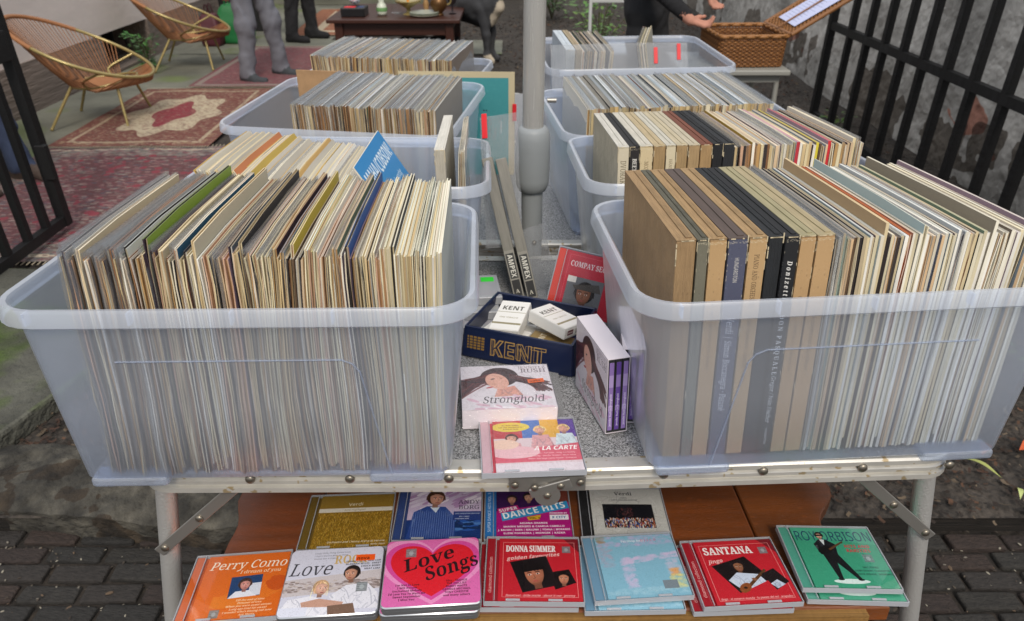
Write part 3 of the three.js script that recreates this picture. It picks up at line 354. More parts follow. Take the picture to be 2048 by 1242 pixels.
// second tub, left: cream sleeves leaning to the left
{ const r = rng(457), N = 44; let x = -0.115; const F = BL2;
  const SP = { 12: ['#b5734a', 'orange record sleeve peeking up in the second left tub'], 17: ['#b39a4c', 'ochre yellow record sleeve peeking up in the second left tub'], 30: ['#b8965c', 'amber record sleeve leaning left of the blue one, second left tub'] };
  for (let i = 0; i < N; i++) { const t = 0.0058, f = i / N, lean = 26 + 12 * f + 0.5 * Math.sin(i * 0.6), sp = SP[i]; const c = sp ? lin(sp[0]) : lin(pick(['#c9c4b6', '#bdb8ac', '#cfccc2', '#c2bcac', '#b3aea2', '#c9c5ba', '#bbb29a'], r));
    record(sub(F, [x, 0.006, 0.152 - rr(0, 0.012, r)], 0.3 * Math.sin(i * 0.3), 0, lean), r, t, sp ? sp[1] : `cream paper record sleeve leaning in the ${zone(f)} of the second left tub`, { cover: c, cover2: c, edge: lin(pick(['#d9c79a', '#e0d5b4', '#cbb27c', '#e6dfca', '#c9a54e'], r)), i, plastic: r() < 0.15, h: SLEEVE + (sp ? 0.009 : rr(-0.006, 0.006, r)), group: 'records in the second left tub' }); x += 0.0071; }
  const b = thing('vinyl_record', 'bright blue record cover with white lettering leaning in the second left tub', 'record', 'records in the second left tub'); put(b, sub(F, [0.2, 0.03, 0.15], 0, 0, 33));
  const t = canvasTex(512, 512, (g) => { g.fillStyle = '#2b86c2'; g.fillRect(0, 0, 512, 512); g.fillStyle = '#dfeaf2'; g.font = 'bold 74px sans-serif'; g.fillText('MAHA/COBSON!', 22, 92, 468); g.font = 'italic 32px serif'; g.fillText('supraphon in the spring', 70, 160, 380); g.font = '22px sans-serif'; g.fillText('mono stereo', 300, 480); });
  const mb = rb(0.003, SLEEVE, SLEEVE, 0.001, 0, SLEEVE / 2, -SLEEVE / 2); part('sleeve', mb, std({ color: col('#d9d2c0'), roughness: 0.8 }), b); part('cover_print', new THREE.PlaneGeometry(SLEEVE * 0.995, SLEEVE * 0.995).rotateY(Math.PI / 2).translate(0.0018, SLEEVE / 2, -SLEEVE / 2), std({ map: t, roughness: 0.5 }), b);
  boxSet(sub(F, [0.183, 0.006, 0.148], 0, 0, 1.5), 0.02, '#cfc7b4', 'white and tan boxed set standing alone at the right of the second left tub', null, { top: '#e2ded2', group: 'boxed set in the second left tub' });
  for (let i = 0; i < 4; i++) record(sub(F, [0.213 + i * 0.0052, 0.006, 0.14 - 0.01 * i], 0, 0, -1 + i * 0.6), r, 0.0042, 'thin pale record between the white boxed set and the second left tub wall', { cover: lin('#cfc9bb'), cover2: lin('#c5c0b6'), edge: lin('#d9cfb6'), plastic: true, group: 'records right of the white boxed set' });
}
// second tub, right: cream boxed sets then records
{ let x = -0.216; const S = [[0.021, '#c9bfa6', 'grey white boxed set with serif spine lettering, leftmost in the second right tub', many(T('DVORAK', 70, 34, '#5c513c')), { top: '#d6d2c6' }], [0.018, '#221f1e', 'black boxed set with bold white letters in the second right tub', many(T('BEETHOVEN', 60, 30, '#e6e2d8', 'serif', 'bold')), { top: '#1f1d1d' }], [0.024, '#cdbb94', 'cream boxed set right of the black lettered one, second right tub', many(T('MOZART · REQUIEM', 80, 24, '#6c5a40')), { top: '#d3cdbd' }], [0.022, '#b99a6c', 'tan boxed set with fawn lid, fourth in the second right tub', null, { top: '#c3b08a' }], [0.018, '#cfc3a4', 'slim cream boxed set, fifth in the second right tub', many(T('HÄNDEL', 70, 22, '#6c5a40')), { top: '#d0cbbb' }], [0.021, '#bd9e70', 'tan boxed set with cream lid, sixth in the second right tub', null, { top: '#cabd9e' }], [0.021, '#c3a477', 'tan boxed set with cream lid, seventh in the second right tub', null, { top: '#c9bea4' }], [0.022, '#bf9c6c', 'tan boxed set with red brown lid in the second right tub', null, { top: '#7c4630' }], [0.019, '#232426', 'first of two plain black boxed sets in the second right tub', null], [0.02, '#2d2f32', 'second of two plain black boxed sets, beside thin records in the second right tub', null]];
  for (const [t, hex, label, d, o] of S) { boxSet(sub(BR2, [x, 0.007, 0.152 - rr(0, 0.004)], 0, 0, 0.4), t, hex, label, d, { ...o, group: 'boxed sets in the second right tub' }); x += t + 0.0006; }
  const r = rng(467), N = 42, w0 = (0.224 - x) / N; const SP = { 6: ['#a3842e', 'ochre record sleeve right of the black boxed sets, second right tub'], 11: ['#c0a67a', 'tan record sleeve standing proud in the second right tub'], 21: ['#b3323c', 'red edged record sleeve in the second right tub'], 27: ['#d2c03c', 'yellow edged record sleeve in the second right tub'], 31: ['#c22a30', 'bright red spined record in the second right tub'] };
  for (let i = 0; i < N; i++) { const t = w0 * rr(0.75, 1.25, r), sp = SP[i], c = sp ? lin(sp[0]) : undefined; record(sub(BR2, [x, 0.007 + (sp ? 0.004 : r() < 0.12 ? rr(0.002, 0.008, r) : 0), 0.15 - rr(0, 0.006, r)], 0.12 * Math.sin(i * 0.4), 0, 0.3 - f1(i, N) * 1.5), r, t, sp ? sp[1] : `slim record in the ${zone(f1(i, N))} of the thin ones in the second right tub`, { spine: r() < 0.7, cover: c, cover2: c, edge: i === 21 || i === 27 || i === 31 ? c : undefined, ...(i > 20 ? { cover: undefined, cover2: undefined } : {}), i, plastic: r() < 0.25, group: 'records in the second right tub', warp: 0.4 }); x += t; }
}
function f1(i, N) { return i / N; }
// third tubs
{ const r = rng(479), N = 46; let x = -0.118; const w0 = 0.352 / N; for (let i = 0; i < N; i++) { const t = w0 * rr(0.75, 1.25, r), f = i / N; const last = i === N - 1; record(sub(BL3, [x, 0.006, 0.185 - rr(0, 0.008, r)], 0.5 * Math.sin(i * 0.33), 0, -1 + 0.6 * Math.sin(i * 0.41)), r, t, last ? 'red brown record sleeve at the right end of the third left tub' : `brown edged record in the ${zone(f)} of the third left tub row`, { i, silver: true, plastic: f < 0.3 || r() < 0.7, cover: last ? lin('#7c3a2a') : undefined, cover2: last ? lin('#8d8880') : undefined, edge: lin(pick(['#b3966a', '#a58258', '#cbb78e', '#8d6b47', '#bba988', '#9a8a74'], r)), group: 'records in the third left tub' }); x += t; } }
{ const r = rng(487), N = 50; let x = -0.24; const w0 = 0.46 / N; for (let i = 0; i < N; i++) { const t = w0 * rr(0.75, 1.25, r); record(sub(BR3, [x, 0.006, 0.165 - rr(0, 0.006, r)], 0.15 * Math.sin(i * 0.37), 0, 0.8 - i / N * 1.5), r, t, i === 30 ? 'ochre gold record sleeve in the third right tub' : `record in the ${zone(i / N)} of the third right tub`, { i, silver: i !== 30, plastic: i !== 30 && r() < 0.75, cover: i === 30 ? lin('#9c7c34') : undefined, cover2: i === 30 ? lin('#9c7c34') : undefined, spine: r() < 0.5, edge: lin(pick(['#cdb98c', '#c6aa76', '#d8cdb0', '#b8a382'], r)), group: 'records in the third right tub', warp: 0.5 }); x += t; } }
// fourth left tub: smallest in view, one mass of records
{ const r = rng(491), geos = [], films = []; let x = -0.235; while (x < 0.222) { const t = rr(0.006, 0.011, r), { geo, bow, h } = recordGeo(r, t, { i: x * 130, silver: true, edge: lin(pick(['#b3966a', '#a58258', '#c9b48a', '#8d6b47', '#a99a80', '#d0b070'], r)) }); const m = frame([x, 0.006, 0.17 - rr(0, 0.006, r)], 0.4 * Math.sin(x * 50), 0, 0.6 * Math.sin(x * 60)); geos.push(geo.applyMatrix4(m)); if (r() < 0.75) films.push(plasticGeo(r, t, h, bow).applyMatrix4(m)); x += t; }
  const o = new THREE.Group(); o.name = 'vinyl_records'; o.userData.kind = 'stuff'; tag(o, 'tight row of records filling the far left tub', 'records'); scene.add(o); put(o, BL4); const s = part('sleeves', mergeGeometries(geos), M.vc, o), f = part('plastic_covers', mergeGeometries(films), M.film, o); s.userData.kind = f.userData.kind = 'stuff'; }
// fourth right tub: a short row and a few leaning ones
{ const r = rng(499); let x = -0.25; boxSet(sub(BR4, [x, 0.006, 0.17], 0, 0, -1), 0.032, '#b9c2c8', 'wide pale grey boxed set at the left of the far right tub', null, { top: '#c9d2d8', group: 'boxed sets in the far right tub' }); x += 0.034; boxSet(sub(BR4, [x, 0.006, 0.17], 0, 0, -1), 0.02, '#9d8d6e', 'tan boxed set second in the far right tub', null, { top: '#a8987a', group: 'boxed sets in the far right tub' }); x += 0.022;
  for (let i = 0; i < 14; i++) { const t = rr(0.005, 0.009, r); record(sub(BR4, [x, 0.006, 0.17 - rr(0, 0.01, r)], 0, 0, -2 + rr(-1.5, 1.5, r)), r, t, 'record standing in the short row of the far right tub', { plastic: r() < 0.5, cover: lin(pick(['#5a5a58', '#3b4248', '#9a9484', '#c9c6bc', '#4c5a52'], r)), group: 'records in the far right tub' }); x += t; }
  for (let i = 0; i < 4; i++) record(sub(BR4, [0.075 + i * 0.012, 0.004, 0.08 - 0.01 * i], -18, 0, 12), r, 0.005, 'record leaning alone in the middle of the far right tub', { plastic: i === 0, cover: lin('#7f7c70'), cover2: lin('#8c897c'), group: 'leaning records in the far right tub' });
}
// ---------------------------------------------------------------- discs on the low bench
const FB = frame([0.0294, 0.536, -0.6735], 0.8, -4, 0);
{ const o = thing('wooden_bench', 'low varnished orange brown wooden bench in front of the folding table', 'bench'); put(o, FB);
  const gr = (seed, base) => dataTex(512, 256, (u, v, x, y) => { const n = fbm(u * 5, v * 60, 60, 4, seed), k = fbm(u * 3 + 1.7 * fbm(u * 3, v * 3, 3, 2, seed + 5), v * 9, 9, 3, seed + 2), s = hash(x >> 2, y, seed) > 0.992 ? 0.14 : 0; const b = 0.66 + 0.34 * n + 0.22 * (k - 0.5) + s; return [base[0] * b, base[1] * b, base[2] * b]; }, true, 1, 1);
  const wd = [1, 2, 3].map((k) => phy({ map: gr(k * 31, [0.53, 0.255 + 0.01 * k, 0.1]), roughness: 0.45, clearcoat: 0.5, clearcoatRoughness: 0.3, bumpMap: rep(fineA, 2, 30), bumpScale: 0.0006 }));
  const wob = (z, s) => 0.018 * Math.sin(z * 22 + s) + 0.012 * Math.sin(z * 41 + 2 * s);
  const plank = (x0, x1, wl, wr, k) => { const s = new THREE.Shape(), n = 24, zb = 0.46, zf = -0.012; for (let i = 0; i <= n; i++) { const z = zf + (zb - zf) * i / n; const x = x1 + (wr ? wob(z, 2.2) : 0); i ? s.lineTo(x, z) : s.moveTo(x, z); } for (let i = n; i >= 0; i--) { const z = zf + (zb - zf) * i / n; s.lineTo(x0 + (wl ? wob(z, 0.4) : 0), z); } s.closePath(); const g = new THREE.ExtrudeGeometry(s, { depth: 0.022, bevelEnabled: true, bevelSize: 0.003, bevelThickness: 0.003, bevelSegments: 2 }).rotateX(-Math.PI / 2).translate(0, -0.025, 0); part('board', g, wd[k], o); };
  plank(-0.47, -0.352, true, false, 0); plank(-0.344, 0.358, false, false, 1); plank(0.366, 0.498, false, true, 2);
  const raw = std({ map: gr(7, [0.78, 0.58, 0.3]), roughness: 0.6, bumpMap: rep(fineA, 2, 20), bumpScale: 0.0008 });
  part('front_edge', bx(0.93, 0.03, 0.014, 0.01, -0.018, 0.02), raw, o, 'pale carved front edge of the bench');
  for (let k = 0; k < 13; k++) part('carved_arc', merge([0.03, 0.022, 0.013].map((q) => new THREE.TorusGeometry(q, 0.0022, 5, 16, Math.PI).scale(1, 0.62, 1).translate(-0.42 + k * 0.071, -0.03, 0.0275))), raw, o);
  for (const x of [-0.36, 0.37]) for (const z of [-0.04, -0.42]) part('leg', rb(0.05, 0.56, 0.05, 0.004, x, -0.305, z), wd[0], o);
}
function text(g, s, x, y, size, color, font = 'sans-serif', style = '', align = 'left', maxw) { g.font = `${style} ${size}px ${font}`; g.fillStyle = color; g.textAlign = align; maxw ? g.fillText(s, x, y, maxw) : g.fillText(s, x, y); }
function ell(g, x, y, a, b, c, rot = 0) { g.fillStyle = c; g.beginPath(); g.ellipse(x, y, a, b, rot, 0, 7); g.fill(); }
function poly(g, pts, c) { g.fillStyle = c; g.beginPath(); pts.forEach(([x, y], i) => (i ? g.lineTo(x, y) : g.moveTo(x, y))); g.closePath(); g.fill(); }
function folds(g, pts, c, seed = 1, n = 26) { // printed cloth: a shape with darker and lighter creases inside it
  poly(g, pts, c); g.save(); g.beginPath(); pts.forEach(([x, y], i) => (i ? g.lineTo(x, y) : g.moveTo(x, y))); g.closePath(); g.clip(); const r = rng(seed), X = pts.map((p) => p[0]), Y = pts.map((p) => p[1]), x0 = Math.min(...X), x1 = Math.max(...X), y0 = Math.min(...Y), y1 = Math.max(...Y);
  for (let i = 0; i < n; i++) { g.strokeStyle = r() < 0.6 ? '#3a4258' : '#ffffff'; g.globalAlpha = 0.08 + 0.16 * r(); g.lineWidth = 2 + 10 * r(); const x = x0 + (x1 - x0) * r(), y = y0 + (y1 - y0) * r(); g.beginPath(); g.moveTo(x, y); g.quadraticCurveTo(x + rr(-40, 40, r), y + rr(0, 50, r), x + rr(-50, 50, r), y + rr(20, 110, r)); g.stroke(); } g.restore(); g.globalAlpha = 1;
}
function head(g, x, y, s, skin, hair, o = {}) { // plain small portrait print: hair mass, face, features
  const t = (o.turn ?? 0) * s * 0.2, K = (hex, f) => '#' + [1, 3, 5].map((i) => Math.max(0, Math.min(255, Math.round(parseInt(hex.slice(i, i + 2), 16) * f))).toString(16).padStart(2, '0')).join('');
  g.fillStyle = K(skin, 0.72); g.fillRect(x - s * 0.26, y + s * 0.6, s * 0.52, s * 0.7);
  ell(g, x, y - s * 0.14, s * 0.88, s * 1.0, hair); for (let i = 0; i < 26; i++) { const a = Math.PI * (1 + i / 25), q = hash(i, s | 0); g.strokeStyle = K(hair, 0.7 + 0.9 * q); g.lineWidth = Math.max(1, s * 0.05); g.beginPath(); g.moveTo(x + s * 0.2 * Math.cos(a), y - s * 0.9); g.quadraticCurveTo(x + s * 0.95 * Math.cos(a), y - s * 0.75, x + s * (0.82 + 0.12 * q) * Math.cos(a), y + s * (o.long ? 1.3 * q : 0.25 * q)); g.stroke(); }
  const G = g.createRadialGradient(x + t - s * 0.2, y - s * 0.05, s * 0.1, x + t * 0.5, y + s * 0.15, s * 0.95); G.addColorStop(0, K(skin, 1.14)); G.addColorStop(0.6, skin); G.addColorStop(1, K(skin, 0.6)); g.fillStyle = G; g.beginPath(); g.moveTo(x - s * 0.64 + t * 0.5, y - s * 0.3); g.quadraticCurveTo(x + t * 0.5, y - s * 0.95, x + s * 0.64 + t * 0.5, y - s * 0.3); g.quadraticCurveTo(x + s * 0.68 + t * 0.5, y + s * 0.5, x + s * 0.26 + t * 0.6, y + s * 0.92); g.quadraticCurveTo(x + t * 0.6, y + s * 1.08, x - s * 0.26 + t * 0.6, y + s * 0.92); g.quadraticCurveTo(x - s * 0.68 + t * 0.5, y + s * 0.5, x - s * 0.64 + t * 0.5, y - s * 0.3); g.fill();
  for (const q of [-0.28, 0.28]) { const ex = x + t + q * s; ell(g, ex, y + s * 0.02, s * 0.13, s * 0.065, '#e6dcd4'); ell(g, ex + t * 0.1, y + s * 0.02, s * 0.06, s * 0.062, '#2b1d18'); g.strokeStyle = K(hair, 0.8); g.lineWidth = Math.max(1, s * 0.06); g.beginPath(); g.moveTo(ex - s * 0.16, y - s * 0.13); g.quadraticCurveTo(ex, y - s * 0.22, ex + s * 0.16, y - s * 0.13); g.stroke(); }
  g.strokeStyle = K(skin, 0.62); g.lineWidth = Math.max(1, s * 0.05); g.beginPath(); g.moveTo(x + t * 1.2, y + s * 0.05); g.lineTo(x + t * 1.2 + s * 0.07, y + s * 0.36); g.lineTo(x + t * 1.2 - s * 0.08, y + s * 0.4); g.stroke(); ell(g, x + t, y + s * 0.62, s * 0.21, s * 0.075, o.lip ?? '#a85a54'); g.strokeStyle = K(skin, 0.45); g.lineWidth = 1; g.beginPath(); g.moveTo(x + t - s * 0.2, y + s * 0.62); g.lineTo(x + t + s * 0.2, y + s * 0.62); g.stroke();
  if (o.fringe) for (let i = 0; i < 14; i++) ell(g, x - s * 0.7 + i * s * 0.105, y - s * (0.5 + 0.12 * hash(i, 4)), s * 0.14, s * 0.26, hair);
}
function stamp(g, x, y, s, c = '#7a8082') { g.globalAlpha = 0.85; g.fillStyle = c; g.fillRect(x, y, s * 0.92, s); g.globalAlpha = 0.5; for (let i = 0; i < 9; i++) { g.fillStyle = i % 2 ? '#aeb8ba' : '#656d70'; g.fillRect(x + 2, y + 3 + i * s * 0.105, s * (0.5 + 0.35 * hash(i, 6)), s * 0.05); } ell(g, x + s * 0.46, y + s * 0.52, s * 0.2, s * 0.26, '#c3ccce'); g.globalAlpha = 1; }
const lines = (g, arr, x, y, dy, size, color, font, style, align, maxw) => arr.forEach((s, i) => text(g, s, x, y + i * dy, size, color, font, style, align, maxw));
function grain(g, W, H, seed) { const r = rng(seed); for (let i = 0; i < 5200; i++) { g.globalAlpha = 0.03 + 0.07 * r(); g.fillStyle = r() < 0.55 ? '#000000' : '#ffffff'; const q = 1 + 4 * r(); g.fillRect(r() * W, r() * H, q, q); } g.globalAlpha = 0.16; g.strokeStyle = '#ffffff'; g.lineWidth = 1; for (let i = 0; i < 9; i++) { const x = r() * W, y = r() * H; g.beginPath(); g.moveTo(x, y); g.lineTo(x + rr(-80, 80, r), y + rr(-40, 40, r)); g.stroke(); } g.globalAlpha = 1; }
let seedG = 900;
function jewel(label, F, draw, o = {}) {
  const g = thing('disc_case', label, 'CD', o.group ?? 'discs laid out on the low bench'); put(g, F); const W = 0.142, Dp = 0.125, H = 0.0102;
  const t = canvasTex(512, 512, (c, w, h) => { draw(c, w, h); grain(c, w, h, seedG++); }), cm = std({ map: t, roughness: 0.4 });
  part('tray', boxTop(W - 0.002, 0.0042, Dp - 0.002, 0, 0.0025, 0), M.caseEdge, g); part('back_card', boxTop(W - 0.006, 0.0008, Dp - 0.006, 0, 0.0052, 0), std({ color: col(o.card ?? o.spine ?? '#888888'), roughness: 0.6 }), g);
  const bk = part('booklet', boxTop(0.1205, 0.0022, 0.119, 0.0088, 0.0075, 0), cm, g); void bk;
  const sp = part('hinge_strip', boxTop(0.0125, 0.0012, 0.119, -0.0632, 0.0078, 0), o.spineText ? std({ map: canvasTex(64, 512, (c, w, h) => { c.fillStyle = o.spine; c.fillRect(0, 0, w, h); c.save(); c.translate(w / 2, h - 60); c.rotate(-Math.PI / 2); text(c, o.spineText, 0, 12, 34, o.spineInk ?? '#e9b9b4'); c.restore(); c.fillStyle = 'rgba(255,255,255,.25)'; c.fillRect(w - 8, 0, 3, h); }), roughness: 0.4 }) : std({ color: col(o.spine ?? '#777777'), roughness: 0.4 }), g); void sp;
  const lid = part('lid', planeUV(new THREE.PlaneGeometry(W, Dp).rotateX(-Math.PI / 2), W, Dp).translate(0, H, 0), M.clear, g); if (o.wrap) lid.material = M.wrap;
  part('lid_edge', merge([bx(W, H * 0.8, 0.0014, 0, H * 0.55, Dp / 2), bx(W, H * 0.8, 0.0014, 0, H * 0.55, -Dp / 2), bx(0.0014, H * 0.8, Dp - 0.0016, W / 2 - 0.0002, H * 0.55, 0), bx(0.0014, H * 0.8, Dp - 0.0016, -W / 2 + 0.0002, H * 0.55, 0), bx(0.001, 0.0018, Dp - 0.004, -0.0563, H + 0.0006, 0), bx(0.02, 0.0012, 0.003, 0.03, H + 0.0004, Dp / 2 - 0.003), bx(0.02, 0.0012, 0.003, -0.03, H + 0.0004, Dp / 2 - 0.003)]), M.caseEdge, g);
  return g;
}
const onB = (x, z, yaw, y = 0.001) => sub(FB, [x, y, z], yaw);
function tin(label, F, draw, o = {}) {
  const g = thing('disc_tin', label, 'CD tin', 'discs laid out on the low bench'); put(g, F); const W = 0.14, Dp = 0.126, H = o.h ?? 0.015, ol = outline(W, Dp, 0.009, 5);
  part('tin_body', sweep(ol, [[-0.004, 0], [0, 0.001], [0, H * 0.5], [-0.001, H * 0.52], [-0.001, H * 0.56], [0.0004, H * 0.58], [0.0004, H - 0.0015], [-0.0012, H]]), std({ color: col('#b9bcc0'), metalness: 0.85, roughness: 0.32 }), g);
  part('lid_print', planeUV(cap(ol, -0.0012, H), W, Dp), phy({ map: canvasTex(512, 460, (c, w, h) => { draw(c, w, h); grain(c, w, h, seedG++); }), roughness: 0.4, clearcoat: 0.5, clearcoatRoughness: 0.15 }), g); return g;
}
// back row
jewel('gold CD with a wheat field and white band, left of the back row', onB(-0.293, -0.162, 2.5), (g, W, H) => { g.fillStyle = '#8a6a1c'; g.fillRect(0, 0, W, H); const r = rng(6); for (let i = 0; i < 2600; i++) { g.strokeStyle = pick(['#b58a2a', '#6d4e12', '#d0a848', '#8d6718'], r); g.lineWidth = 2; const x = r() * W, y = 190 + r() * 330; g.beginPath(); g.moveTo(x, y); g.lineTo(x + rr(-9, 9, r), y - rr(8, 26, r)); g.stroke(); } g.fillStyle = '#93742a'; g.fillRect(0, 0, W, 132); g.fillStyle = '#dcd6c8'; g.fillRect(0, 132, W, 40); text(g, 'Verdi', 250, 110, 44, '#e9dfc4', 'sans-serif', '', 'center'); text(g, 'Aida Highlights', 250, 160, 22, '#9a8a66', 'sans-serif', '', 'center'); text(g, 'Orchestra and Chorus Arena di Verona,', 490, 470, 22, '#f1e9d6', 'sans-serif', 'italic', 'right'); text(g, 'Nello Santi', 490, 498, 20, '#f1e9d6', 'sans-serif', 'italic', 'right'); }, { spine: '#6d5620' });
jewel('violet and blue CD with a man in a striped shirt, second of the back row', onB(-0.147, -0.178, 0.3), (g, W, H) => { const l = g.createLinearGradient(0, 0, W, H); g.fillStyle = '#c9b8d4'; g.fillRect(0, 0, W, H); void l; const r = rng(8); for (let i = 0; i < 40; i++) ell(g, r() * W, r() * 200, 60, 14, pick(['#d9cfe2', '#b08cb8', '#efe6f2'], r), -0.5); poly(g, [[0, 330], [512, 290], [512, 512], [0, 512]], '#1d3a7a'); for (let i = 0; i < 60; i++) ell(g, 250 + r() * 260, 320 + r() * 120, 40, 14, pick(['#2a58a8', '#4c7cc0', '#16305e'], r)); folds(g, [[10, 512], [40, 250], [130, 190], [260, 200], [330, 300], [340, 512]], '#2c4a92'); for (let i = 0; i < 20; i++) { g.fillStyle = '#8fa8d6'; g.fillRect(40 + i * 15, 230 + (i % 3) * 8, 2, 270); } poly(g, [[150, 200], [220, 200], [195, 260]], '#d6e2f0'); head(g, 185, 110, 74, '#c8927c', '#3a2418', { turn: 1 }); text(g, 'ANDY', 500, 170, 54, '#2a1c3a', 'serif', '', 'right'); text(g, 'BORG', 500, 225, 54, '#2a1c3a', 'serif', '', 'right'); g.fillStyle = '#263d80'; g.fillRect(320, 248, 192, 90); text(g, 'SEIN GRÖSSTEN ERFOLGE', 330, 275, 15, '#e9eef8'); text(g, 'MIT DABEI', 360, 305, 15, '#e9eef8'); text(g, 'SOMMERLIEBE', 330, 326, 15, '#e9eef8'); }, { spine: '#33487e' });
jewel('magenta party CD with a blue slanted banner, third of the back row', onB(-0.001, -0.178, 0.2), (g, W, H) => { g.fillStyle = '#b2147c'; g.fillRect(0, 0, W, H); poly(g, [[0, 0], [512, 0], [512, 150], [0, 250]], '#3a1450'); head(g, 110, 130, 44, '#c99078', '#2a1c18'); head(g, 230, 110, 46, '#d8a488', '#1c1616'); head(g, 350, 100, 48, '#a8705a', '#181414'); poly(g, [[300, 60], [512, 40], [512, 160], [420, 180]], '#7a3a2c'); poly(g, [[30, 270], [500, 150], [512, 225], [40, 350]], '#2f9ad2'); g.save(); g.translate(46, 330); g.rotate(-0.25); text(g, 'DANCE HITS', 0, 0, 84, '#ffffff', 'sans-serif', 'bold', 'left', 460); g.restore(); g.save(); g.translate(20, 262); g.rotate(-0.25); g.fillStyle = '#c41a7a'; g.fillRect(-6, -40, 150, 50); text(g, 'SUPER', 0, 0, 44, '#fff', 'sans-serif', 'bold'); g.restore(); poly(g, [[210, 312], [310, 290], [300, 335], [222, 345]], '#e0b428'); text(g, 'VOL. 5', 226, 332, 26, '#5a2a10', 'sans-serif', 'bold'); text(g, 'POWERED BY', 370, 282, 20, '#fff', 'sans-serif', 'bold'); g.fillStyle = '#f4f4f8'; g.fillRect(370, 292, 130, 50); text(g, 'X CITY', 384, 328, 32, '#1c4aa0', 'sans-serif', 'bold'); lines(g, ['ARIANA GRANDE', 'SHAWN MENDES & CAMILA CABELLO', 'J. BALVIN | DARA | MALUMA | YOANA | MORANDI', 'ELENI FOUREIRA | MONOIR | KAZKA'], 256, 380, 32, 24, '#ffffff', 'sans-serif', 'bold', 'center', 490); }, { spine: '#2b78c0', spineText: 'SUPER DANCE HITS VOL. 5', spineInk: '#dfefff' });
jewel('white marble CD with a dark crowd picture, right of the back row', onB(0.156, -0.172, -1.5), (g, W, H) => { g.fillStyle = '#c9c9c4'; g.fillRect(0, 0, W, H); const r = rng(14); for (let i = 0; i < 60; i++) { g.strokeStyle = pick(['#a8a8a4', '#b5b1a8', '#dadad6'], r); g.lineWidth = 1 + 3 * r(); g.beginPath(); let x = r() * W, y = r() * H; g.moveTo(x, y); for (let k = 0; k < 5; k++) { x += rr(-60, 60, r); y += rr(-10, 60, r); g.lineTo(x, y); } g.stroke(); } text(g, 'Verdi', 240, 70, 46, '#26262a', 'serif', 'bold', 'center'); text(g, 'AIDA', 240, 105, 18, '#33343a', 'serif', 'bold', 'center'); text(g, 'AIDA (HIGHLIGHTS)', 240, 128, 18, '#33343a', 'serif', 'bold', 'center'); g.fillStyle = '#12131a'; g.fillRect(80, 165, 350, 235); for (let i = 0; i < 420; i++) { g.fillStyle = pick(['#c08a6c', '#d8d2c8', '#7c3a2c', '#3a62b0', '#b05a3a', '#e6dcd0'], r); g.fillRect(84 + r() * 340, 300 + r() * 90, 5, 11 + 12 * r()); } for (let i = 0; i < 60; i++) { g.fillStyle = '#8a4a4a'; g.fillRect(230 + rr(-60, 60, r), 200 + 100 * r(), 4, 6); } }, { spine: '#262628' });
// front row
jewel('orange CD at the left end of the front row', onB(-0.432, -0.030, 5), (g, W, H) => { g.fillStyle = '#dd6a1e'; g.fillRect(0, 0, W, H); const r = rng(2); for (let i = 0; i < 16; i++) { g.strokeStyle = '#f0a03a'; g.globalAlpha = 0.4; g.lineWidth = 5; g.beginPath(); g.ellipse(140 + i * 9, 300 - i * 4, 60 + i * 16, 40 + i * 9, -0.3, 0.3, 2.4); g.stroke(); } g.globalAlpha = 1; for (let i = 0; i < 8; i++) ell(g, 420 + r() * 90, 220 + r() * 80, 50, 28, '#c8541a', 0.4); text(g, 'Perry Como', 20, 118, 92, '#fbf0dc', 'serif', 'italic', 'left', 480); text(g, 'I dream of you', 220, 162, 36, '#fbe4c4', 'serif', 'italic'); g.save(); g.translate(180, 190); g.rotate(-0.06); g.fillStyle = '#23426e'; g.fillRect(0, 0, 190, 170); g.fillStyle = '#d9dce6'; g.fillRect(120, 66, 70, 100); poly(g, [[0, 170], [40, 120], [120, 120], [170, 170]], '#e6e6ee'); head(g, 90, 70, 46, '#c98a80', '#3c2a24', { turn: 0.4 }); g.restore(); lines(g, ['Till the end of time', 'Prisoner of love', 'When you were sweet sixteen', 'Long ago (and far away)', 'I wonder who’s kissing her now', 'Ave Maria'], 330, 385, 22, 19, '#fde9cc', 'serif', 'italic', 'center', 300); stamp(g, 110, 440, 62); }, { spine: '#c85a18', card: '#c85a18' });
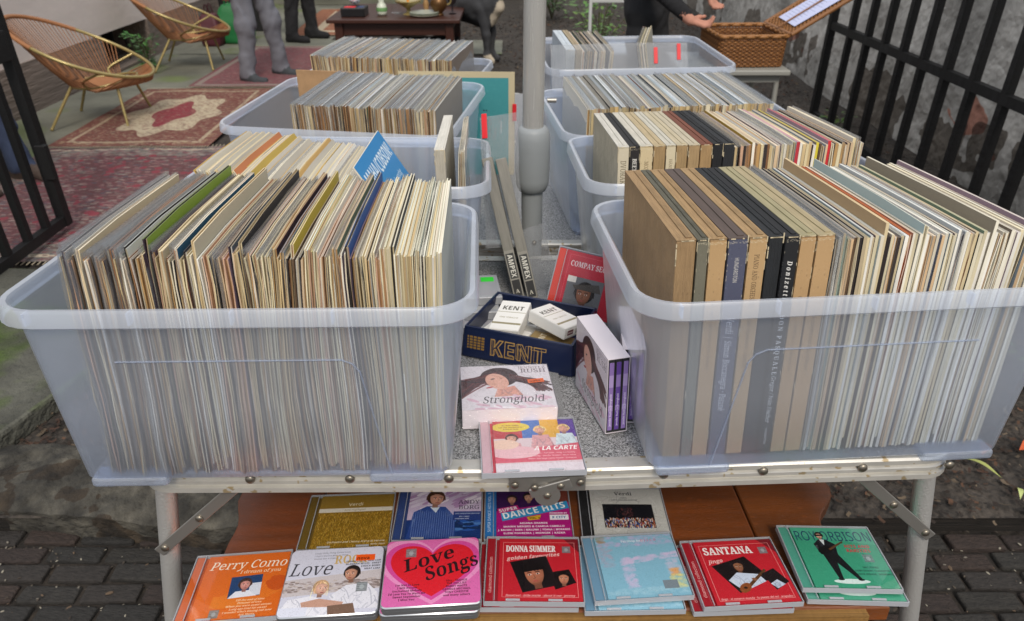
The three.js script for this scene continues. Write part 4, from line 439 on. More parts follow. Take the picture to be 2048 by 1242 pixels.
tin('pale metal CD tin with a couple and orange price sticker, front row', onB(-0.29, -0.031, 3.5), (g, W, H) => { g.fillStyle = '#cfd0de'; g.fillRect(0, 0, W, H); poly(g, [[0, 220], [512, 170], [512, 300], [0, 330]], '#c7bfc0'); const r = rng(4); for (let i = 0; i < 200; i++) ell(g, r() * W, 230 + 70 * r(), 12, 5, pick(['#a89a98', '#8a7c78', '#c2b6b0'], r)); folds(g, [[0, 440], [40, 350], [160, 330], [260, 380], [330, 420], [300, 460], [0, 460]], '#e8e8f0'); folds(g, [[250, 340], [330, 270], [440, 260], [500, 330], [512, 430], [300, 420]], '#e2e2ea'); head(g, 200, 280, 48, '#d0a490', '#c9a27c', { long: true, turn: 1 }); head(g, 352, 190, 50, '#b98870', '#241c1a', { turn: -1 }); poly(g, [[110, 370], [200, 350], [330, 380], [320, 410], [120, 400]], '#c59a86'); poly(g, [[250, 400], [380, 390], [400, 460], [260, 460]], '#7a6050'); poly(g, [[0, 400], [150, 400], [150, 460], [0, 460]], '#dfe2f0'); text(g, 'Love', 10, 190, 120, '#3c3c42', 'serif', 'italic', 'left', 230); text(g, 'ROCK', 245, 118, 84, '#c9a868', 'serif', 'bold', 'left', 180); lines(g, ['Crazy Little Thing Called Love', 'I Don’t Wanna Miss A Thing', 'You’ve Got A Friend'], 130, 40, 20, 15, '#6a6a74', 'sans-serif', '', 'left', 200); lines(g, ['DEANNA CARTER · MEAT LOAF', 'ALANNAH MYLES · SWEET', 'CHUCK BERRY', 'MEAT LOAF'], 500, 112, 19, 16, '#2a2a30', 'sans-serif', 'bold', 'right', 190); g.fillStyle = '#ef5a18'; g.fillRect(360, 60, 104, 44); text(g, 'nova', 366, 96, 30, '#4a1808', 'sans-serif', 'bold'); stamp(g, 385, 255, 62); }, { h: 0.016 });
for (const k of [0, 1]) tin(k ? 'pink heart CD tin on top of its pair in the front row' : 'pink heart CD tin lying beneath the other one', onB(-0.147 + 0.002 * k, -0.033, 2.3 + k, 0.001 + k * 0.0152), (g, W, H) => { g.fillStyle = '#d868a8'; g.fillRect(0, 0, W, H); for (const [s, c] of [[1.22, '#e690c0'], [1.08, '#d24a96'], [0.95, '#d81f2c']]) { g.save(); g.translate(256, 220); g.scale(s, s); g.fillStyle = c; g.beginPath(); g.moveTo(0, 190); g.bezierCurveTo(-110, 110, -240, 30, -235, -80); g.bezierCurveTo(-230, -200, -60, -220, 0, -110); g.bezierCurveTo(60, -220, 230, -200, 235, -80); g.bezierCurveTo(240, 30, 110, 110, 0, 190); g.fill(); g.restore(); } g.save(); g.translate(90, 250); g.rotate(-0.33); text(g, 'Love', 20, -10, 118, '#25161a', 'serif', 'italic bold'); text(g, 'Songs', 110, 90, 128, '#25161a', 'serif', 'italic bold', 'left', 300); g.restore(); lines(g, ['I’m Not In Love', 'I Will Return', 'Unchained Melody', 'I’d Love You To Want Me', 'Sweet September', 'I Miss You'], 130, 325, 19, 17, '#3a1420', 'sans-serif', 'bold', 'center', 190); lines(g, ['10cc · SMOKIE', 'THE HOLLIES', 'BARRY WHITE', 'GEORGE MICHAEL', 'TONY CHRISTIE', 'and many others'], 385, 310, 19, 17, '#3a1420', 'sans-serif', 'bold', 'center', 190); stamp(g, 110, 66, 62); });
function redCover(title, subt, draw, foot, ts) { return (g, W, H) => { g.fillStyle = '#c4212e'; g.fillRect(0, 0, W, H); poly(g, [[420, 0], [512, 0], [512, 120]], '#7c1a24'); g.strokeStyle = '#e89a94'; g.lineWidth = 3; g.strokeRect(26, 34, 460, 450); text(g, title, 44, 116, ts, '#e8dcd8', 'serif', 'bold', 'left', 320); text(g, title, 41, 113, ts, '#f6efec', 'serif', 'bold', 'left', 320); g.save(); g.translate(50, 190); g.rotate(-0.12); text(g, subt, 0, 0, 40, '#f0c8c2', 'sans-serif', 'italic bold'); g.restore(); draw(g); stamp(g, 405, 66, 58); text(g, foot, 256, 478, 20, '#f6d2cc', 'serif', 'italic', 'center', 440); }; }
const donna = redCover('DONNA SUMMER', 'golden favourites', (g) => { poly(g, [[70, 205], [300, 150], [370, 390], [150, 450]], '#141012'); g.save(); g.translate(228, 300); g.rotate(-0.2); head(g, 0, 0, 92, '#a8674c', '#0e0b0c', { turn: -0.5, fringe: true, lip: '#b5544c' }); g.restore(); poly(g, [[310, 290], [440, 262], [480, 370], [350, 425]], '#181012'); head(g, 405, 335, 48, '#b8785c', '#120d0e', { lip: '#b5544c' }); }, 'finestreet · little marie · shout it out · jeremy', 72);
const santana = redCover('SANTANA', 'jingo', (g) => { poly(g, [[60, 210], [290, 140], [400, 330], [170, 430]], '#181214'); head(g, 225, 220, 46, '#8a5a40', '#181012', { turn: 0.6 }); folds(g, [[130, 330], [200, 270], [330, 290], [360, 350], [200, 420]], '#c9d2e2'); poly(g, [[180, 420], [380, 250], [390, 265], [200, 432]], '#5c3a20'); ell(g, 215, 392, 46, 30, '#8a4a24', -0.7); ell(g, 215, 392, 12, 9, '#2a1a12'); ell(g, 292, 330, 16, 11, '#8a5a40', 0.4); head(g, 415, 318, 24, '#8a5a40', '#181012', { turn: 0.6 }); poly(g, [[350, 290], [440, 250], [500, 360], [400, 420]], '#1c1416'); folds(g, [[380, 370], [430, 340], [470, 380], [410, 410]], '#c6d0e0'); }, 'jingo · el corazon manda · la puesta del sol · acapulco', 86);
for (const k of [0, 1]) jewel(k ? 'red CD with a woman’s portrait, upper of its pair in the front row' : 'red CD half hidden beneath the woman’s portrait one', onB(-0.006 + 0.009 * k, -0.045, -1.0 - 0.5 * k, 0.001 + k * 0.0112), donna, { spine: '#a01c28', spineText: 'diamond collection', card: '#a01c28' });
const disco = (g, W, H) => { g.fillStyle = '#86b8cc'; g.fillRect(0, 0, W, H); const r = rng(9); const blot = (x, y, w, h, c, n) => { for (let i = 0; i < n; i++) { g.globalAlpha = 0.25; ell(g, x + r() * w, y + r() * h, 16, 10, c); } g.globalAlpha = 1; }; blot(0, 0, 512, 90, '#c7b4d6', 120); blot(0, 60, 90, 200, '#b3a0b8', 60); blot(0, 0, 60, 50, '#a08060', 20); g.save(); g.translate(140, 200); g.rotate(-0.12); blot(0, 0, 380, 46, '#d3bfdc', 150); g.restore(); blot(140, 190, 70, 250, '#d0bedc', 120); blot(20, 440, 480, 50, '#a8cfdc', 80); blot(420, 220, 80, 120, '#cfc2d8', 50); blot(430, 300, 50, 60, '#e8a060', 40); blot(420, 350, 80, 100, '#e4d88a', 70); g.fillStyle = '#7c8890'; g.fillRect(360, 390, 92, 66); text(g, 'Pet Shop Boys', 170, 56, 24, '#f4f6fa'); text(g, 'D I S C O', 300, 56, 26, '#cf7a96', 'sans-serif', 'bold'); };
for (const k of [0, 1]) jewel(k ? 'pastel blue CD, topmost of the tilted pile in the front row' : 'pastel blue CD at the bottom of its pile in the front row', onB(0.143 + 0.011 * k, -0.038 - 0.011 * k, 0.5 + 3 * k, 0.001 + k * 0.0112), disco, { spine: '#6d93ac', card: '#7aa0b4' });
for (const k of [0, 1]) jewel(k ? 'red CD with a guitarist, upper of its pair in the front row' : 'red CD under the guitarist one in the front row', onB(0.294 + 0.011 * k, -0.036, 1.6 + 1.4 * k, 0.001 + k * 0.0112), santana, { spine: '#a01c28', spineText: 'diamond collection', card: '#a01c28' });
const roy = (g, W, H) => { g.fillStyle = '#3a9a78'; g.fillRect(0, 0, W, H); poly(g, [[0, 0], [512, 0], [512, 150], [0, 70]], '#4aa686'); text(g, 'ROY ORBISON', 6, 118, 118, '#1c3c5c', 'sans-serif', '', 'left', 500); text(g, 'HITS AND', 300, 178, 36, '#d02a3a', 'sans-serif', 'bold'); text(g, 'RARITIES', 300, 216, 36, '#d02a3a', 'sans-serif', 'bold'); head(g, 170, 72, 30, '#c89a84', '#161214'); g.fillStyle = '#101014'; g.fillRect(146, 62, 50, 14); folds(g, [[110, 150], [150, 108], [200, 108], [250, 150], [235, 240], [130, 240]], '#15151a'); poly(g, [[160, 108], [190, 108], [176, 160]], '#d8e0e0'); ell(g, 170, 200, 52, 34, '#0c0c0e', -0.4); poly(g, [[190, 190], [300, 120], [306, 130], [200, 204]], '#5a3a24'); poly(g, [[140, 235], [235, 235], [310, 440], [288, 446], [205, 310], [196, 440], [170, 440]], '#141418'); ell(g, 240, 462, 110, 20, '#d6e8e2'); ell(g, 180, 446, 20, 8, '#0c0c0e'); ell(g, 302, 448, 20, 8, '#0c0c0e'); lines(g, ['INCLUDES:', 'OOBY DOOBY, CLAUDETTE,', 'ROCK HOUSE, DOMINO'], 400, 352, 28, 20, '#12302a', 'sans-serif', 'bold', 'center', 220); stamp(g, 385, 235, 66, '#6a7c7a'); };
for (const k of [0, 1]) jewel(k ? 'green CD with a standing guitarist, upper of the right end pair' : 'green CD beneath the other one at the right end', onB(0.466 - 0.006 * k, -0.05 - 0.011 * k, -2.8 + 0.6 * k, 0.001 + k * 0.0118), roy, { spine: '#4f9a86', card: '#4f9a86' });

// ---------------------------------------------------------------- things between the front tubs
jewel('shrink wrapped CD with a red band lying at the table’s front edge', sub(FL, [-0.022, 0.005, -0.046], 3, 0, 0), (g, W, H) => { g.fillStyle = '#d8c4c8'; g.fillRect(0, 0, W, H); const q = ['#b8323c', '#3a6cb4', '#d8a42c', '#5a3a94']; q.forEach((c, i) => { g.fillStyle = c; g.fillRect(i ? 60 + i * 118 : 0, 0, 200, 190); }); ell(g, 110, 70, 120, 50, '#d8c23c'); lines(g, ['Do Wah Diddy', 'Let the sunshine in', 'Price of love'], 110, 58, 20, 16, '#7a2420', 'sans-serif', 'bold', 'center'); for (const [x, y] of [[110, 190], [290, 110], [440, 100]]) { folds(g, [[x - 70, y + 190], [x - 50, y + 50], [x + 50, y + 50], [x + 80, y + 190]], x === 440 ? '#c9d8dc' : '#d49a9c'); head(g, x, y, 44, '#c9927c', x === 110 ? '#3c1c14' : '#c8a06c'); } poly(g, [[0, 300], [230, 292], [512, 250], [512, 420], [0, 430]], '#cf5468'); ell(g, 120, 330, 150, 60, '#e2b4ba'); ell(g, 60, 250, 90, 50, '#e6c4b0'); text(g, 'A LA CARTE', 236, 316, 54, '#f6f2ee', 'sans-serif', 'italic bold', 'left', 260); lines(g, ['You get me on the run · Tell him · Ring me honey', 'Do wah diddy diddy · Doctor Doctor · River blue', 'When the boys come home · Cubatao'], 480, 350, 26, 17, '#f4c8cc', 'sans-serif', '', 'right', 420); g.fillStyle = '#dcd0d6'; g.fillRect(0, 440, W, 72); }, { spine: '#c8a4ac', wrap: true, group: 'discs between the front tubs', card: '#c0283e' });
const rushDraw = (g, W, H) => { g.fillStyle = '#ddd6dc'; g.fillRect(0, 0, W, H); const r = rng(51); ell(g, 220, 130, 110, 105, '#3a2020', -0.3); for (let i = 0; i < 90; i++) { g.strokeStyle = pick(['#2a1416', '#4a2424', '#6a3434'], r); g.lineWidth = 4 + 9 * r(); g.globalAlpha = 0.8; g.beginPath(); g.moveTo(230, 60 + r() * 90); g.quadraticCurveTo(120 - 60 * r(), 100 + 120 * r(), -10, 150 + 210 * r()); g.stroke(); g.beginPath(); g.moveTo(280, 100 + r() * 80); g.quadraticCurveTo(380, 120 + 80 * r(), 420 + 90 * r(), 190 + 110 * r()); g.stroke(); } g.globalAlpha = 1; folds(g, [[200, 260], [300, 230], [340, 330], [180, 340]], '#d99a88'); ell(g, 205, 175, 62, 88, '#e0ab98', -0.35); ell(g, 182, 150, 13, 5, '#2c1c1c', -0.3); ell(g, 160, 240, 22, 7, '#b84a50', -0.3); for (let i = 0; i < 30; i++) ell(g, 60 + r() * 420, 340 + r() * 150, 40, 12, pick(['#efe8ec', '#e2c8d2', '#d8b4c4'], r), r()); text(g, 'JENNIFER', 498, 44, 34, '#8c7c84', 'serif', '', 'right'); text(g, 'RUSH', 498, 90, 56, '#5c4c54', 'serif', '', 'right'); text(g, 'Stronghold', 110, 400, 92, '#3c3438', 'serif', 'italic', 'left', 340); text(g, 'THE COLLECTOR’S HIT BOX', 130, 478, 24, '#8a7a80', 'serif'); };
function discBox(label, F, lying) {
  const g = thing('disc_box_set', label, 'CD box', 'boxed discs between the front tubs'); put(g, F); const W = 0.142, Dp = 0.126, H = 0.033;   // lying: cover up
  const card = std({ color: col('#e6dde2'), roughness: 0.4 }), pr = phy({ map: rushTex, roughness: 0.35, clearcoat: 0.3 });
  part('slipcase', merge([bx(W, 0.0008, Dp, 0, H - 0.0004, 0), bx(W, 0.0008, Dp, 0, 0.0004, 0), bx(W, H - 0.0016, 0.0008, 0, H / 2, -Dp / 2 + 0.0004), bx(W, H - 0.0016, 0.0008, 0, H / 2, Dp / 2 - 0.0004), bx(0.0008, H - 0.0016, Dp - 0.0016, -W / 2 + 0.0004, H / 2, 0)]), card, g);
  part('cover_print', planeUV(new THREE.PlaneGeometry(W * 0.998, Dp * 0.998).rotateX(-Math.PI / 2), W, Dp).translate(0, H + 0.0003, 0), pr, g);
  const pm = ['#8f76b4', '#5f4292', '#8a70ac'];
  pm.forEach((c, i) => { const cs = part('inner_case', bx(W - 0.003, 0.0098, Dp - 0.003, 0.001, 0.0058 + i * 0.0106, 0), M.tray, g); part('spine_label', bx(0.0006, 0.0066, Dp - 0.012, W / 2 - 0.0002, 0.0058 + i * 0.0106, 0), std({ map: canvasTex(512, 32, (q, w, h) => { q.fillStyle = c; q.fillRect(0, 0, w, h); text(q, 'Jennifer Rush — Stronghold', 30, 23, 20, '#e9e2f2'); q.globalAlpha = 0.35; q.fillStyle = '#e8def4'; q.fillRect(150, 0, 40, h); q.fillRect(330, 0, 90, h); }), roughness: 0.3 }), cs); });
  if (lying) part('price_sticker', new THREE.PlaneGeometry(0.026, 0.011).rotateX(-Math.PI / 2).rotateY(0.12), std({ map: canvasTex(128, 54, (q) => { q.fillStyle = '#e2641c'; q.fillRect(0, 0, 128, 54); text(q, 'nova', 12, 40, 38, '#5a2008', 'sans-serif', 'bold'); }), roughness: 0.5 }), g).position.set(0.047, H + 0.0009, -0.012);
  if (lying) part('shrink_wrap', bx(W + 0.002, H + 0.003, Dp + 0.002, 0, H / 2, 0), M.wrap, g);
  return g;
}
const rushTex = canvasTex(512, 460, (c, w, h) => { rushDraw(c, w, h); grain(c, w, h, 77); });
discBox('shrink wrapped white CD box set lying flat behind the wrapped CD', sub(FL, [-0.054, 0.003, -0.166], 4), true);
discBox('white CD box set standing on edge with three purple spines', sub(FR, [0.108, 0.067, -0.155], 102, 0, 0).multiply(new THREE.Matrix4().makeRotationX(0)).multiply(frame([0, 0, 0], 180, 90, 0)), false);
{ const g = discBox('white CD box set standing against the front right tub wall', sub(FR, [0.156, 0.067, -0.175], 84).multiply(frame([0, 0, 0], 180, 90, 0)), false); void g; }
// navy tray of cigarette packs
{ const F = sub(FL, [-0.005, 0.002, -0.365], -22), o = thing('display_tray', 'navy cardboard display tray with gold outlined letters behind the CD boxes', 'tray'); put(o, F);
  const W = 0.205, Dp = 0.165, H = 0.056, navy = std({ color: col('#141f3e'), roughness: 0.3 }), ol = outline(W, Dp, 0.006, 3);
  part('tray_body', merge([cap(ol, -0.002, 0.002), sweep(ol, [[-0.002, 0.0], [0.004, 0.001], [-0.004, H], [-0.007, H + 0.001], [-0.009, H - 0.001], [-0.003, 0.003]])]), navy, o);
  const t = canvasTex(512, 128, (g) => { g.fillStyle = '#141f3e'; g.fillRect(0, 0, 512, 128); g.fillStyle = '#8a6a34'; g.fillRect(18, 30, 84, 62); g.fillStyle = '#141f3e'; for (let i = 0; i < 4; i++) { g.fillRect(26 + i * 19, 30, 4, 62); g.fillRect(18, 40 + i * 13, 84, 3); } g.strokeStyle = '#a8854a'; g.lineWidth = 4; g.font = 'bold 108px sans-serif'; g.strokeText('KENT', 124, 106, 370); g.lineWidth = 2; g.font = 'bold 96px sans-serif'; g.strokeText('KENT', 132, 101, 356); });
  const pr = part('front_lettering', new THREE.PlaneGeometry(W * 0.96, H * 0.88), std({ map: t, roughness: 0.3 }), o); pr.position.set(0, H * 0.5, Dp / 2 + 0.0009); pr.rotation.x = -0.14;
  const pt = {}, ct = (k, w, h, f) => (pt[k] ??= canvasTex(w, h, f)); const pack = (label, x, y, z, yaw, tilt, roll, gold) => { const p = thing('cigarette_pack', label, 'cigarette pack', 'cigarette packs in the navy tray'); put(p, sub(F, [x, y, z], yaw, tilt, roll)); const w = 0.055, h = 0.022, d = 0.086; part('box', rb(w, h, d, 0.0016, 0, h / 2, 0), std({ color: col(gold ? '#8a7448' : '#e2e1dc'), roughness: 0.35 }), p);
    part('top_print', planeUV(new THREE.PlaneGeometry(w * 0.97, d * 0.97).rotateX(-Math.PI / 2), w, d).translate(0, h + 0.0004, 0), std({ map: ct('top' + !!gold, 128, 200, (g) => { g.fillStyle = gold ? '#9a8252' : '#e6e4de'; g.fillRect(0, 0, 128, 200); g.fillStyle = gold ? '#e6ddc8' : '#4c4a40'; g.font = 'bold 38px sans-serif'; g.fillText('KENT', 16, 64, 96); g.fillStyle = '#8f8768'; if (!gold) { g.fillRect(0, 78, 128, 3); g.fillRect(0, 150, 128, 12); } g.font = '12px sans-serif'; g.fillText('FINE TOBACCO', 22, 120); }), roughness: 0.35 }), p);
    part('end_label', bx(w * 0.8, h * 0.66, 0.0006, 0, h / 2, d / 2 + 0.0002), std({ map: ct('end', 128, 48, (g) => { g.fillStyle = '#efede6'; g.fillRect(0, 0, 128, 48); for (let i = 0; i < 18; i++) { g.fillStyle = '#2a2a28'; g.fillRect(70 + i * 3, 6, 1 + hash(i, 3), 34); } g.fillStyle = '#6a2c34'; g.fillRect(6, 8, 44, 30); g.fillStyle = '#e6e0d8'; g.font = 'bold 16px sans-serif'; g.fillText('KENT', 9, 30, 40); }), roughness: 0.4 }), p); return p; };
  pack('white cigarette pack lying at the bottom left of the navy tray', -0.045, 0.004, 0.025, 82, 0, 0); pack('gold brown cigarette pack under the white ones in the navy tray', 0.045, 0.004, 0.022, 88, 0, 0, true); pack('white cigarette pack lying at the back of the navy tray', 0.01, 0.004, -0.045, 92, 0, 0);
  pack('white cigarette pack with dark lettering, upper left in the tray', -0.037, 0.036, 0.008, 4, 12, 4); pack('white cigarette pack with a barcode end, uppermost at the right of the tray', 0.043, 0.043, -0.002, 66, 4, -5);
}
// red disc leaning up behind the tray
jewel('red CD leaning upright against the front right tub', sub(FR, [0.108, 0.072, -0.462], -6, 0, 0).multiply(frame([0, 0, 0], 0, 0, -14)).multiply(frame([0, 0, 0], 0, 74, 0)), (g, W, H) => { g.fillStyle = '#c02438'; g.fillRect(0, 0, W, H); g.strokeStyle = '#d8606a'; g.lineWidth = 3; g.strokeRect(18, 30, 480, 460); text(g, 'COMPAY SEGUNDO', 34, 120, 62, '#e6dcdc', 'serif', 'bold', 'left', 430); g.fillStyle = '#6a6c70'; g.fillRect(40, 200, 300, 250); head(g, 200, 330, 90, '#8a5a44', '#1c1818', { turn: -0.6 }); poly(g, [[90, 270], [300, 230], [330, 300], [110, 300]], '#4c4844'); g.fillStyle = '#e6e0d8'; g.fillRect(40, 200, 70, 50); }, { spine: '#d03c2c', card: '#c02438', group: 'discs between the front tubs' });
// tape boxes
{ const r = rng(3); void r; const mk = (label, x, z) => { const o = thing('tape_box', label, 'tape box', 'grey tape reel boxes leaning behind the tray'); put(o, sub(FL, [x, 0.006, z], 0, -14, 13.5)); const m = std({ color: col('#8f8c82'), map: rep(setNoise, 1), roughness: 0.7 }); part('box', rb(0.022, 0.29, 0.27, 0.002, 0, 0.145, -0.135), m, o);
    part('spine_label', bx(0.02, 0.1, 0.0006, 0, 0.05, 0.0006), std({ map: canvasTex(64, 320, (g) => { g.fillStyle = '#8f8c82'; g.fillRect(0, 0, 64, 320); g.fillStyle = '#3c3c3a'; g.fillRect(6, 20, 52, 170); g.save(); g.translate(32, 28); g.rotate(Math.PI / 2); g.textBaseline = 'middle'; text(g, 'AMPEX', 0, 0, 46, '#d8d6ca', 'sans-serif', 'bold', 'left', 156); g.restore(); g.fillStyle = '#2c2c2c'; g.fillRect(6, 200, 52, 110); text(g, 'A', 18, 290, 36, '#c8c4b4', 'serif', 'bold'); }), roughness: 0.6 }), o); return o; };
  mk('grey tape box with lettered spine, left of the leaning pair', -0.022, -0.56); mk('grey tape box with lettered spine, right of the leaning pair', 0.006, -0.555); }
// clear bag over the tape boxes with a red tab, and a second one by the teal sleeve
function clearSleeve(label, F, w, h, tabs, seed, group) { const r = rng(seed), g = new THREE.PlaneGeometry(w, h, 12, 12), p = g.attributes.position; for (let i = 0; i < p.count; i++) p.setZ(i, 0.012 * (fbm(p.getX(i) * 14 + 9, p.getY(i) * 14 + 9, 512, 3, seed) - 0.5) + 0.004 * (r() - 0.5)); g.computeVertexNormals(); const o = thing('plastic_sleeve', label, 'plastic sleeve', group); put(o, F); part('film', g.translate(0, h / 2, 0), M.film, o); for (const [x, y] of tabs) part('red_tab', rb(0.012, 0.05, 0.003, 0.001, x, y, 0.005), M.red, o); return o; }
clearSleeve('clear plastic sleeve with a red tab over the tape boxes', sub(FL, [-0.055, 0.1, -0.60], -30, -18, 13), 0.085, 0.27, [[-0.03, 0.25]], 5);
clearSleeve('wide clear plastic sleeve with two red tabs before the far right tub', frame([0.345, 0.87, -2.32], 6, -24, 0), 0.44, 0.14, [[0.115, 0.1], [0.19, 0.11]], 6);
clearSleeve('crumpled clear plastic sleeve by the red leaning CD', sub(FR, [0.035, 0.01, -0.6], 24, -20, 8), 0.07, 0.13, [], 7);
// teal record cover standing behind the third left tub
{ const o = thing('vinyl_record', 'teal record cover with a cream border standing left of the pole', 'record', 'covers standing by the pole'); put(o, frame([-0.165, 0.64, -2.15], -2, -5, 0)); part('sleeve', rb(0.345, 0.316, 0.006, 0.001, 0, 0.158, 0), std({ color: col('#c3b592'), map: rep(setNoise, 1), roughness: 0.8 }), o); const t = canvasTex(512, 512, (g) => { g.fillStyle = '#c3b592'; g.fillRect(0, 0, 512, 512); g.fillStyle = '#3d8f92'; g.fillRect(16, 26, 470, 486); const r = rng(8); for (let i = 0; i < 500; i++) { g.globalAlpha = 0.1; g.fillStyle = r() < 0.5 ? '#2f7d84' : '#5aa5a4'; g.fillRect(16 + r() * 460, 26 + r() * 480, 14, 8); } g.globalAlpha = 1; g.fillStyle = '#20484c'; g.fillRect(372, 176, 7, 7); g.fillRect(384, 176, 7, 7); g.fillStyle = '#9cc0be'; g.fillRect(450, 230, 6, 60); }); part('cover_print', new THREE.PlaneGeometry(0.343, 0.314), std({ map: t, roughness: 0.6 }), o).position.set(0, 0.158, 0.0036); part('red_tab', rb(0.012, 0.05, 0.004, 0.001, 0.172, 0.2, 0.006), M.red, o); }
{ const o = thing('card_panel', 'tan cardboard panel standing inside the third left tub', 'cardboard'); put(o, sub(BL3, [-0.15, -0.004, -0.186], 0, -3, 0)); part('panel', rb(0.23, 0.30, 0.005, 0.001, 0, 0.158, 0), std({ color: col('#b9936a'), map: rep(setNoise, 1), roughness: 0.85 }), o); part('stamped_letters', new THREE.PlaneGeometry(0.06, 0.03), std({ map: canvasTex(128, 64, (g) => { g.fillStyle = '#ac875f'; g.fillRect(0, 0, 128, 64); text(g, 'CI', 40, 50, 46, '#4a3a2a', 'serif'); }), roughness: 0.85 }), o).position.set(0.03, 0.282, 0.0028); }
// cassettes beside the front left tub
{ const F = sub(FL, [-0.104, 0.003, -0.47], 2); const cs = [['black and red cassette case at the bottom beside the tray', '#1a1517', '#8c1f28'], ['black cassette case with yellow bars beside the tray', '#221d1c', '#b59a2c'], ['dark cassette case with a green price tag beside the tray', '#1d1a1e', '#7a2430']];
  cs.forEach(([label, a, b], i) => { const o = thing('cassette_case', label, 'cassette', 'cassettes beside the tray'); put(o, sub(F, [0.004 * i, 0.0172 * i + 0.001, 0.02 - 0.028 * i], 3 * i - 2)); part('case', rb(0.068, 0.0168, 0.108, 0.002, 0, 0.0084, 0), M.caseEdge, o); part('inlay', planeUV(rb(0.064, 0.0145, 0.104, 0.001, 0, 0.0084, 0), 0.068, 0.108), std({ map: canvasTex(128, 200, (g) => { g.fillStyle = a; g.fillRect(0, 0, 128, 200); g.fillStyle = b; g.fillRect(0, 150, 128, 24); g.fillRect(20, 20, 60, 40); ell(g, 70, 110, 26, 30, '#9a8268'); text(g, 'STEREO', 16, 192, 22, '#d8cfa8', 'sans-serif', 'bold'); }), roughness: 0.3 }), o); if (i === 2) part('price_tag', rb(0.026, 0.0012, 0.02, 0.0005, 0.012, 0.0176, -0.03), std({ color: col('#35d63a'), roughness: 0.6 }), o, 'bright green price tag'); }); }

// ---------------------------------------------------------------- pole
{ const o = thing('parasol_pole', 'grey tubular parasol pole with a wide joint between the tables', 'pole'); o.position.set(0.047, 0, -1.585);
  part('upper_tube', new THREE.CylinderGeometry(0.0235, 0.0235, 1.9, 28).translate(0, 0.95 + 0.95, 0), M.pole, o); part('lower_tube', new THREE.CylinderGeometry(0.025, 0.025, 0.83, 28).translate(0, 0.415, 0), M.poleJoint, o);
  part('joint', lathe([[0.024, 0.812], [0.032, 0.815], [0.0375, 0.828], [0.039, 0.84], [0.0385, 0.842], [0.039, 0.848], [0.0395, 0.9], [0.0388, 0.906], [0.0393, 0.91], [0.039, 0.935], [0.036, 0.953], [0.03, 0.962], [0.0235, 0.963]], 32), M.poleJoint, o); part('bolt', new THREE.SphereGeometry(0.006, 10, 8).translate(0.006, 0.69, 0.026), M.rivet, o); part('set_screw', rod([0.03, 1.02, 0.0], [0.05, 1.02, 0.0], 0.005), M.steel, o); part('foot_plate', lathe([[0, 0.03], [0.03, 0.03], [0.2, 0.02], [0.22, 0.0]], 28), M.poleJoint, o); }

// ---------------------------------------------------------------- hoop chairs
function hoopChair(label, x, z, yaw) {
  const o = thing('hoop_chair', label, 'chair', 'round rattan hoop chairs by the house'); o.position.set(x, 0.008, z); o.rotation.y = yaw;
  const cane = std({ color: col('#9e6c46'), roughness: 0.65 }), caneD = std({ color: col('#86593a'), roughness: 0.65 });
  const rim = (a) => { const c = Math.cos(a), s = Math.sin(a); return [0.41 * c - 0.02, 0.475 - 0.19 * c + 0.02 * c * c, 0.375 * s]; };   // +x is the front, low; -x the high back
  const ring = (a) => { const c = Math.cos(a), s = Math.sin(a); return [0.215 * c + 0.07, 0.262 + 0.05 * c * (c > 0 ? 0.7 : 0.2), 0.2 * s]; };
  const N = 48, P = []; for (let i = 0; i < N; i++) P.push(rim(i / N * Math.PI * 2)); part('hoop', tube(P, 0.0115, 96, 8, true), M.brass, o);
  const wrapped = []; for (let i = 0; i <= 26; i++) wrapped.push(rim(Math.PI * (0.62 + 0.76 * i / 26))); part('hoop_binding', tube(wrapped, 0.0145, 90, 8), cane, o);
  const R = []; for (let i = 0; i < 32; i++) R.push(ring(i / 32 * Math.PI * 2)); part('seat_ring', tube(R, 0.008, 64, 6, true), M.brass, o);
  for (let i = 0; i < 54; i++) { const a = Math.PI * (0.44 + 1.12 * i / 53), p = rim(a), q = ring(a), m = [(p[0] + q[0]) / 2 - 0.015 * Math.cos(a), (p[1] + q[1]) / 2 - 0.03, (p[2] + q[2]) / 2]; part('cord', tube([p, m, q], 0.0034, 6, 4), i % 3 ? cane : caneD, o); }
  for (let i = 0; i < 46; i++) { const s = -0.97 + 1.94 * i / 45, zz = 0.2 * s, hw = Math.sqrt(1 - s * s), x0 = 0.07 - 0.215 * hw, x1 = 0.07 + 0.215 * hw + 0.1 * hw, a1 = Math.asin(Math.min(0.98, Math.abs(zz) * 1.15 / 0.375)) * Math.sign(zz), f = rim(a1); part('seat_cord', tube([[x0, 0.258, zz], [(x0 + x1) / 2, 0.236, zz * 1.02], [x1, 0.27, zz * 1.1], f], 0.0046, 10, 4), i % 4 ? cane : caneD, o); }
  for (const [fx, fz, tx, tz] of [[-0.25, 0.25, -0.1, 0.13], [-0.25, -0.25, -0.1, -0.13], [0.24, 0.25, 0.2, 0.15], [0.24, -0.25, 0.2, -0.15]]) part('leg', merge([rod([fx, 0.012, fz], [tx, 0.262, tz], 0.009, 0.011, 8), new THREE.SphereGeometry(0.012, 8, 6).translate(fx, 0.012, fz)]), M.brass, o);
  for (const s of [-1, 1]) part('arm_brace', tube([rim(s * 1.05), [0.03, 0.31, s * 0.24], [0.04, 0.262, s * 0.2]], 0.0085, 14, 6), M.brass, o);
  return o;
}
hoopChair('rattan hoop chair on brass legs nearest the left gate', -2.88, -5.06, 0.12);
hoopChair('rattan hoop chair on brass legs farther along, by the cellar window', -2.95, -6.83, 0.16);

